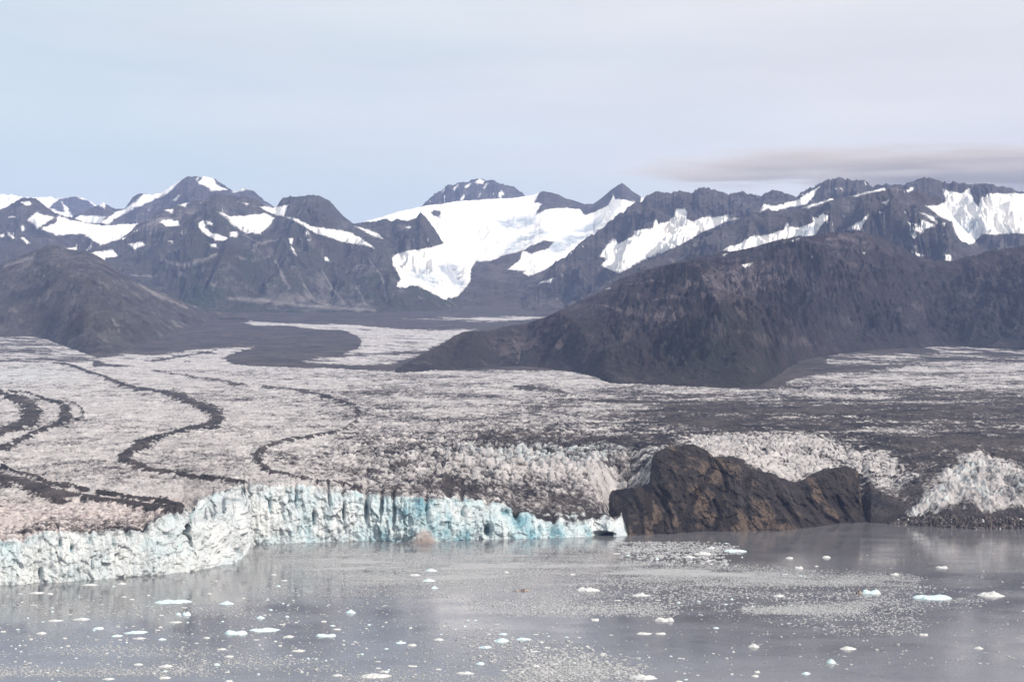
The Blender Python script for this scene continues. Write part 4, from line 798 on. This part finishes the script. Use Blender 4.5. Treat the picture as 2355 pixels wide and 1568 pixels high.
protos = [berg_mesh('ice_floe', 6.0 * q, 1.5 * v, 4.2, 300 + i, [M_WHITE, M_WHITE, M_BLUE][i % 3], ['slab', 'lump', 'peak', 'ends'][i % 4]) for i, (q, v) in enumerate([(1, 1), (1.2, .7), (.8, 1.2), (1.5, .6), (1, .8), (1.3, .9), (.9, 1), (1.1, .6), (1, 1.1)])]
SMALL = [(ZA,[(2155,503,80),(1460,377,80),(1740,362,65),(1550,408,80),(85,777,100),(250,753,60),(1120,765,60),(400,865,65),(1890,590,80),(825,945,80),(845,580,80),(425,475,70),(730,1357,60),(1270,1028,65),(710,1228,55),(610,345,110),(1900,868,110),(2295,910,65),(790,855,70),(1340,258,50),(2140,208,40),(290,442,60),(640,505,50),(640,550,50),(1390,720,55),(1565,715,40),(750,962,55),(620,962,45),(275,937,40),(180,943,40),(230,975,40),(290,1010,40),(335,1120,50),(385,1138,50),(225,1123,50),(340,1190,45),(600,1250,60),(755,1137,50),(920,1083,40),(1280,1150,60),(2160,1210,60),(1940,1236,70),(1820,1260,50),(650,1322,50),(2110,600,35),(1880,728,90),(1850,760,60),(360,622,40),(535,665,45),(125,370,40),(275,343,70),(950,378,35),(2190,672,40),(1495,902,45),(1420,872,70)]),
 (ZB,[(750,412,65),(785,528,70),(665,622,170),(715,590,60),(1075,672,60),(55,850,110),(625,872,80),(840,890,75),(895,940,70),(660,932,60),(1015,1052,70),(1495,710,85),(1545,752,110),(1395,662,100),(930,190,95),(815,124,90),(870,255,70),(175,1160,130),(315,1350,130),(650,1270,60),(470,393,60),(925,455,55),(980,476,40),(1045,417,50),(1450,470,35),(970,607,90),(235,662,45),(920,695,90),(1215,1090,65),(1310,1093,55),(1145,1243,70),(2015,1200,70),(2140,1215,45),(1830,1038,55),(1620,882,55),(1750,893,50),(1620,928,60),(1720,920,45),(1880,970,50),(2110,975,60),(2105,672,60),(1910,700,60),(2065,720,50),(1880,742,50),(2010,1122,60),(1980,1073,40),(1420,1112,45),(290,1243,80),(35,1110,50),(160,194,35),(80,342,70)]),
 (ZC,[(650,720,65),(1095,808,140),(2050,950,75),(350,1212,100),(1105,1225,70),(1520,902,80),(1880,122,110),(60,1175,110),(1760,1005,70),(685,650,55),(770,648,55),(415,715,55),(545,752,55),(835,745,50),(950,755,60),(1020,692,35),(1455,808,65),(1585,797,40),(1608,830,40),(1815,840,55),(1950,845,45),(2320,815,45),(1335,966,65),(1580,966,90),(1815,940,45),(1440,1008,130),(925,805,70),(380,808,40),(30,737,70),(1680,1155,80),(1290,1290,60),(1900,1140,70),(2120,1000,45),(300,278,130)]),
 (ZD,[(640,1560,100),(280,683,70),(1115,184,45),(35,287,80),(140,305,60),(30,750,90),(1160,1483,50),(695,1475,45),(820,1492,40),(980,1278,40),(1178,1263,50),(655,1326,50),(1690,490,80),(2005,412,60),(1165,740,55),(840,763,50),(1010,1025,75),(960,390,75),(970,237,190),(430,343,70),(240,313,45),(630,293,45),(1070,325,40),(1270,322,35),(890,327,35),(440,748,70),(640,775,60),(1320,725,50),(1105,790,50),(1370,812,50),(1750,800,40),(1530,825,40),(250,1322,35),(345,1317,40),(1850,508,45),(1790,515,50),(1890,520,40),(1280,838,40),(710,1537,45),(560,1305,40)])]
MARKS = [(ZA,1070,243,'flat white floe under the left ice cliff'),(ZA,2020,440,'long pale blue floe with a knob'),(ZA,2175,568,'squat bright blue block'),(ZA,675,655,'long narrow cream floe'),(ZA,520,797,'rounded white growler at lower left'),
 (ZA,1605,792,'long flat bluish floe'),(ZA,1950,1178,'broad white floe near the bottom'),(ZA,1295,1328,'thin white strip at the bottom'),(ZA,600,1100,'dark water at the lower left corner'),(ZB,285,452,'low bluish floe with one peak'),(ZB,1700,550,'lone pale blue pointed berg'),(ZB,720,765,'long ragged pale blue floe'),
 (ZB,1420,825,'pale blue berg with dark notch'),(ZB,1115,1003,'lens shaped white floe'),(ZB,310,1065,'bumpy white floe'),(ZB,1990,1292,'large cream slab with pointed end'),(ZB,2270,908,'thin blue-white wedge'),(ZC,350,870,'rugged white floe below centre'),(ZC,1070,878,'biggest bluish chunk below centre'),
 (ZC,1330,300,'brown dirt-covered berg'),(ZC,2050,297,'big smooth oval white floe'),(ZC,265,72,'pale blue floe in the brash'),(ZC,1460,1172,'tall white chunk at the bottom'),(ZD,885,285,'thick white floe below the rock cliff'),(ZD,1198,263,'long straight pale blue floe'),
 (ZD,500,942,'white berg of two lumps'),(ZD,1375,1203,'small pyramid on calm water'),(ZD,290,1520,'large cream floe at the bottom'),(ZD,1630,710,'bright floe on darkest blue water'),(ZD,1388,1503,'stacked pair near the bottom right')]
MK = [(zf_(x, y)[0], zf_(x, y)[1], n) for zf_, x, y, n in MARKS]
MK = [q for q in MK if 'corner' not in q[2]]
DIRN = ['right of', 'upper right of', 'above', 'upper left of', 'left of', 'lower left of', 'below', 'lower right of']
RANK = ['nearest', 'second nearest', 'third nearest', 'fourth nearest', 'fifth nearest', 'sixth nearest', 'seventh nearest', 'eighth nearest', 'ninth nearest', 'tenth nearest']
rnd = random.Random(4); small = []
for q, (zf_, lst) in enumerate(SMALL):
    for (x, y, w_) in lst:
        X_, Y_, s_ = zf_(x, y + 6); d_ = float(water_d(Y_)); wm = w_ / s_ * d_ / F
        pi_ = rnd.randrange(len(protos)); m = protos[pi_]
        o = bpy.data.objects.new('ice_floe', m); COL.objects.link(o)
        o.location = (float(col_of(X_)) * d_, d_, 0); k = wm / 8.6
        o.scale = (k, k * rnd.uniform(0.7, 1.0), k ** 0.6 * rnd.uniform(0.8, 1.15)); o.rotation_euler[2] = rnd.choice((0, math.pi)) + rnd.uniform(-0.3, 0.3)
        dist, mx, my, nm = min(((math.hypot(X_ - a, (Y_ - b) * 2.2), a, b, n) for a, b, n in MK))
        sec = int(((math.degrees(math.atan2(-(Y_ - my) * 2.2, X_ - mx)) + 22.5) % 360) // 45)
        small.append((nm, sec, dist, o, 'bluish' if m.materials[0] == M_BLUE else 'white', w_))
small.sort(key=lambda q: (q[0], q[1], q[2])); cnt = {}
for nm, sec, dist, o, hue, w_ in small:
    r_ = cnt.get((nm, sec), 0); cnt[(nm, sec)] = r_ + 1
    tag(o, '%s small %s floe %s the %s' % (RANK[min(r_, 9)], hue, DIRN[sec], nm), 'ice floe', 'small ice floes scattered over the bay')

# brash: more pieces than anyone could count
R = np.random.RandomState(3)
BR_AREAS = [  # outline, pieces, size range (m)
 ([(570,1256),(760,1252),(980,1254),(1250,1248),(1430,1246),(1620,1255),(1600,1262),(1440,1268),(1420,1290),(1560,1300),(1750,1308),(1900,1322),(2060,1325),(2130,1335),(2100,1350),(1900,1352),(1780,1345),(1700,1358),(1500,1360),(1420,1350),(1360,1372),(1250,1380),(1150,1375),(1050,1385),(950,1378),(800,1368),(640,1362),(600,1340),(700,1320),(600,1300),(562,1290)], 40000, (0.3, 1.0)),
 ([(590,1262),(760,1258),(980,1262),(1250,1262),(1380,1275),(1360,1300),(1200,1330),(1000,1345),(850,1345),(760,1330),(700,1320),(620,1290)], 60000, (0.25, 0.9)),
 ([(1420,1290),(1560,1302),(1750,1312),(1900,1326),(2060,1328),(2110,1338),(2050,1348),(1850,1345),(1700,1345),(1560,1338),(1450,1320)], 30000, (0.25, 0.95)),
 ([(1400,1310),(1700,1335),(2000,1350),(2130,1352),(2270,1378),(2120,1395),(2100,1460),(1960,1462),(1750,1420),(1560,1400),(1420,1410),(1300,1410),(1150,1405),(1060,1390)], 9000, (0.4, 1.6)),
 ([(1060,1390),(1300,1385),(1560,1400),(1500,1415),(1300,1418),(1180,1408)], 2500, (0.6, 1.6)),
 ([(1700,1400),(1850,1392),(2000,1382),(1970,1400),(1800,1412)], 3500, (0.5, 1.2)),
 ([(1400,1245),(1660,1262),(1700,1268),(1600,1275),(1440,1262)], 2500, (0.6, 2.2)),
 ([(1420,1262),(1640,1270),(1680,1300),(1520,1298),(1420,1285)], 260, (1.5, 4.5)),
 ([(0,1360),(560,1300),(1000,1400),(1300,1440),(1300,1568),(-100,1568),(-100,1365)], 2000, (0.4, 1.5)),
 ([(-50,1530),(200,1540),(420,1530),(500,1548),(200,1556),(-50,1555)], 1500, (0.5, 1.3)),
 ([(0,1378),(560,1400),(620,1420),(300,1415),(0,1400)], 900, (0.5, 1.5)),
 ([(100,1490),(300,1480),(700,1520),(800,1540),(600,1545),(300,1520)], 1400, (0.5, 1.4)),
 ([(1180,1520),(1350,1500),(1420,1520),(1480,1540),(1460,1568),(1150,1568)], 2200, (0.4, 2.2)),
 ([(780,1560),(900,1545),(1100,1530),(1350,1525),(1400,1575),(800,1580)], 3500, (0.3, 1.0)),
 ([(1050,1460),(1250,1460),(1400,1500),(1500,1540),(1100,1520)], 700, (0.7, 2.4)),
 ([(0,1360),(2355,1260),(2355,1568),(0,1568)], 1200, (0.6, 2.0)),
]
px, py, sz = [], [], []
for poly, n, (s0, s1) in BR_AREAS:
    P = np.array(poly, float); got = 0
    while got < n:
        m = n * 2; x = R.uniform(P[:, 0].min(), P[:, 0].max(), m); y = R.uniform(P[:, 1].min(), P[:, 1].max(), m)
        dd_ = water_d(y); xw = col_of(x) * dd_
        clump = fbm(xw * 0.012, dd_ * 0.02, 4, 150) * 1.4 + 0.3 * fbm(xw * 0.05, dd_ * 0.08, 2, 155)
        keep = (inside(x, y, poly, 34) > R.uniform(-0.45, 0.8, m)) & (clump > R.uniform(-0.75, 0.35, m)) & (y > ip(x, SHORE) + 1.5) & ~((x > 1345) & (x < 2000) & (y < ip(x, ROCK_SHORE) + 3)) & (y > np.where(x < 566, 0, 1243))
        x = x[keep][:n - got]; y = y[keep][:n - got]; px.append(x); py.append(y); got += len(x)
        if len(x) == 0: break
        sz.append(s0 + (s1 - s0) * R.rand(len(x)) ** 3)
px = np.concatenate(px); py = np.concatenate(py); sz = np.concatenate(sz)
d_ = water_d(py); xw = col_of(px) * d_; N = len(px)
th = np.linspace(0, 2 * np.pi, 6, endpoint=False)[None] + R.rand(N, 1) * 6
rad = sz[:, None] * (0.6 + 0.6 * R.rand(N, 6))
asp = (0.5 + 0.5 * R.rand(N, 1))
hz = sz * (0.18 + 0.3 * R.rand(N))
V = np.zeros((N, 13, 3))
V[:, :6, 0] = xw[:, None] + rad * np.cos(th); V[:, :6, 1] = d_[:, None] + rad * asp * np.sin(th); V[:, :6, 2] = -0.15
V[:, 6:12, 0] = xw[:, None] + 0.8 * rad * np.cos(th); V[:, 6:12, 1] = d_[:, None] + 0.8 * rad * asp * np.sin(th); V[:, 6:12, 2] = hz[:, None] * (0.6 + 0.6 * R.rand(N, 6))
V[:, 12, 0] = xw; V[:, 12, 1] = d_; V[:, 12, 2] = hz * 1.2
j = np.arange(6); j2 = (j + 1) % 6
tri = np.concatenate([np.stack([j, j2, j2 + 6], -1), np.stack([j, j2 + 6, j + 6], -1), np.stack([j + 6, j2 + 6, np.full(6, 12)], -1)])
T_ = (tri[None] + (np.arange(N) * 13)[:, None, None]).reshape(-1, 3)
brash = mesh_arrays('brash_ice', V.reshape(-1, 3), None, M_BRASH, False, tris=T_)
tag(brash, 'thin scatter and pale streaks of small broken ice over the whole bay', kind='stuff')
print('brash', N)

# slush: the pale film of fine ice between the pieces
gx = np.arange(-120, 2520, 3.0); gyy = np.arange(1232, 1640, 1.6)
SX, SY = np.meshgrid(gx, gyy); sd = water_d(SY); swx = col_of(SX) * sd
dens = np.zeros(SX.shape)
w1 = SX + 60 * fbm(swx * 0.004, sd * 0.004, 3, 171); w2_ = SY + 10 * fbm(swx * 0.008, sd * 0.008, 4, 172, 0.6)
for poly, v_, r_ in [([(560,1262),(760,1256),(980,1258),(1250,1254),(1420,1260),(1560,1300),(1750,1312),(1900,1326),(2060,1330),(2060,1346),(1800,1342),(1620,1340),(1480,1345),(1300,1362),(1100,1365),(900,1360),(720,1345),(620,1335),(700,1315),(600,1290)], 0.72, 26),
                     ([(600,1268),(800,1264),(1100,1266),(1330,1280),(1300,1310),(1100,1335),(860,1335),(700,1312)], 0.84, 40), ([(1430,1296),(1600,1308),(1800,1322),(2050,1332),(2090,1340),(1900,1341),(1650,1334),(1480,1318)], 0.95, 12),
                     ([(1400,1246),(1640,1260),(1690,1268),(1560,1272),(1420,1262)], 0.6, 8), ([(1060,1385),(1300,1380),(1600,1395),(1560,1408),(1300,1412),(1120,1402)], 0.55, 10), ([(1700,1402),(1850,1394),(2020,1382),(1980,1398),(1820,1412)], 0.6, 8),
                     ([(780,1575),(900,1545),(1100,1525),(1350,1515),(1420,1545),(1400,1600),(800,1600)], 0.6, 20), ([(-100,1528),(200,1540),(420,1530),(500,1548),(200,1556),(-100,1555)], 0.45, 12), ([(-100,1378),(560,1398),(620,1416),(300,1414),(-100,1404)], 0.4, 14), ([(620,1480),(900,1495),(1100,1510),(900,1520),(650,1500)], 0.4, 14)]:
    dens = np.maximum(dens, v_ * np.clip(inside(w1, w2_, poly, r_) * 0.5 + 0.5, 0, 1))
dens = dens * np.clip(0.82 + 1.5 * fbm(swx * 0.006, sd * 0.014, 5, 175, 0.65), 0, 1.15) * smooth(0, 6, SY - ip(SX, SHORE)) * np.where((SX > 1345) & (SX < 2000), smooth(3, 16, SY - ip(SX, ROCK_SHORE)), 1)
t = MT('slush_ice'); dn, _, _, _ = t.attr()
f_ = t.math('ADD', t.math('MULTIPLY', t.noise(0.9, detail=3, rough=0.7), 0.45), t.math('ADD', t.math('MULTIPLY', t.noise(0.12, (1, 0.6, 1), detail=5, rough=0.7), 0.35), t.math('MULTIPLY', t.noise(0.03, (1, 0.5, 1), detail=4), 0.2)))
cov = t.rng(t.math('SUBTRACT', t.math('MULTIPLY', dn, 0.75), f_), -0.10, 0.08, 0.0, 0.85)
t.fin(t.mix(t.noise(0.2, detail=3), (0.33, 0.33, 0.345), (0.49, 0.485, 0.495)), 0.85, 0.1)
tb = t.n.new('ShaderNodeBsdfTransparent'); ms = t.n.new('ShaderNodeMixShader')
t.lk(cov, ms.inputs[0]); t.lk(tb.outputs[0], ms.inputs[1]); t.lk(t.b.outputs[0], ms.inputs[2]); t.lk(ms.outputs[0], t.out.inputs['Surface'])
slush = mesh_arrays('slush_ice', np.stack([swx.ravel(), sd.ravel(), np.full(swx.size, 0.06)], -1), grid_faces(*SX.shape)[:, ::-1], t.m, False, rgba(dens))
tag(slush, 'pale film of slush and fine ice lying in drifts on the bay', kind='stuff')

# rubble and stranded ice along the low shore at the right
N = 2600
x = R.uniform(2040, 2620, N); y = R.uniform(0, 1, N)
dsh = water_d(ip(x, SHORE)); d_ = dsh - 3 + y * 55 * smooth(2030, 2120, x); z = -0.5 + np.clip((d_ - dsh) / 22, 0, 1) * (ip(x, [(1980, 9), (2060, 9), (2150, 14), (2640, 12)])) + np.clip(d_ - dsh - 22, 0, 99) * 0.22
sz = 0.8 + 2.8 * R.rand(N) ** 3
th = np.linspace(0, 2 * np.pi, 6, endpoint=False)[None] + R.rand(N, 1) * 6
def chunks(name, x, y, z, sz, mat, hk=0.9):
    N = len(x); rad = sz[:, None] * (0.6 + 0.6 * R.rand(N, 6)); V = np.zeros((N, 13, 3)); th = np.linspace(0, 2 * np.pi, 6, endpoint=False)[None] + R.rand(N, 1) * 6
    V[:, :6, 0] = x[:, None] + rad * np.cos(th); V[:, :6, 1] = y[:, None] + rad * np.sin(th); V[:, :6, 2] = z[:, None] - sz[:, None] * 0.6
    V[:, 6:12, 0] = x[:, None] + .75 * rad * np.cos(th); V[:, 6:12, 1] = y[:, None] + .75 * rad * np.sin(th); V[:, 6:12, 2] = z[:, None] + (sz * hk)[:, None] * (0.5 + 0.5 * R.rand(N, 6))
    V[:, 12, 0] = x; V[:, 12, 1] = y; V[:, 12, 2] = z + sz * hk * 1.1
    T_ = (tri[None] + (np.arange(N) * 13)[:, None, None]).reshape(-1, 3)
    return mesh_arrays(name, V.reshape(-1, 3), None, mat, False, tris=T_)
t = MT('dark_beach_stones'); M_STONE = t.fin(t.mix(t.rng(t.noise(0.2, detail=3), 0.4, 0.6), (0.045, 0.04, 0.042), (0.13, 0.11, 0.105)), 0.9, 0.2)
xw = col_of(x) * d_
wh = R.rand(N) < 0.07
tag(chunks('shore_rubble', xw[~wh], d_[~wh], z[~wh] + 0.6, sz[~wh] * 1.2, M_STONE), 'dark boulders and rubble heaped along the low shore at the right', kind='stuff')
tag(chunks('stranded_ice', xw[wh], d_[wh], z[wh] + 1.0, sz[wh] * 0.9, M_WHITE), 'broken ice stranded among the boulders of the right shore', kind='stuff')

# spray where ice has just fallen from the cliff
N = 5200
d0 = float(water_d(1247)) - 8; x0 = float(col_of(979)) * d0
hgt = np.abs(R.normal(0, 1, N)) * 9; sx = R.normal(0, 1, N) * (5 + 4 * np.exp(-hgt / 8))
t = MT('calving_spray'); M_SPRAY = t.fin((0.72, 0.6, 0.55), 0.8, 0.2)
sp = chunks('ice_spray', x0 + sx, d0 + R.normal(0, 2.5, N), hgt, 0.12 + 0.2 * R.rand(N), M_SPRAY)
tag(sp, 'puff of pinkish spray where ice has fallen from the cliff foot', kind='stuff')

# ------------------------------------------------------------------ cloud bank over the right-hand summits
cm = bpy.data.materials.new('grey_cloud'); cm.use_nodes = True; ct = cm.node_tree; ct.nodes.clear()
co_ = ct.nodes.new('ShaderNodeOutputMaterial'); cv = ct.nodes.new('ShaderNodeVolumePrincipled')
cv.inputs['Color'].default_value = (0.86, 0.77, 0.68, 1); cv.inputs['Anisotropy'].default_value = 0.2
tcn = ct.nodes.new('ShaderNodeTexCoord'); cmap = ct.nodes.new('ShaderNodeMapping'); cmap.inputs['Scale'].default_value = (3.5, 1.0, 6.0)
cnz = ct.nodes.new('ShaderNodeTexNoise'); cnz.inputs['Scale'].default_value = 1.4; cnz.inputs['Detail'].default_value = 5; cnz.inputs['Roughness'].default_value = 0.6
ct.links.new(tcn.outputs['Generated'], cmap.inputs['Vector']); ct.links.new(cmap.outputs[0], cnz.inputs['Vector'])
def cmath(op, a, b=0.0):
    n = ct.nodes.new('ShaderNodeMath'); n.operation = op
    for i, v in enumerate((a, b)):
        if isinstance(v, bpy.types.NodeSocket): ct.links.new(v, n.inputs[i])
        else: n.inputs[i].default_value = v
    return n.outputs[0]
cb = ct.nodes.new('ShaderNodeSeparateXYZ'); ct.links.new(tcn.outputs['Object'], cb.inputs[0])
# thins out to the edges of the bank's own ellipsoid (object space -1..1)
ln = ct.nodes.new('ShaderNodeVectorMath'); ln.operation = 'LENGTH'; ct.links.new(tcn.outputs['Object'], ln.inputs[0])
fall = cmath('SUBTRACT', 1.0, ln.outputs['Value'])
den = cmath('MULTIPLY', cmath('MAXIMUM', cmath('ADD', cmath('MULTIPLY', fall, 0.8), cmath('MULTIPLY', cmath('SUBTRACT', cnz.outputs['Fac'], 0.50), 3.2)), 0.0), 0.0065)
den = cmath('MULTIPLY', den, cmath('MINIMUM', cmath('MULTIPLY', fall, 6.0), 1.0))
ct.links.new(den, cv.inputs['Density']); ct.links.new(cv.outputs[0], co_.inputs['Volume'])
import bmesh
def cloud(name, X0, X1, Y0, Y1, dist, depth, label):
    bm = bmesh.new(); bmesh.ops.create_icosphere(bm, subdivisions=4, radius=1.0)
    me = bpy.data.meshes.new(name); bm.to_mesh(me); bm.free(); me.materials.append(cm)
    o = bpy.data.objects.new(name, me); COL.objects.link(o)
    xa = float(col_of(X0)) * dist; xb = float(col_of(X1)) * dist
    za = H + float(ray(0, Y1)[1]) * dist; zb = H + float(ray(0, Y0)[1]) * dist
    o.location = ((xa + xb) / 2, dist, (za + zb) / 2); o.scale = ((xb - xa) / 2, depth / 2, (zb - za) / 2)
    tag(o, label, 'cloud'); return o
cloud('cloud', 1370, 2980, 330, 452, 34000, 3000, 'long flat grey-mauve cloud bank hanging over the right-hand peaks')
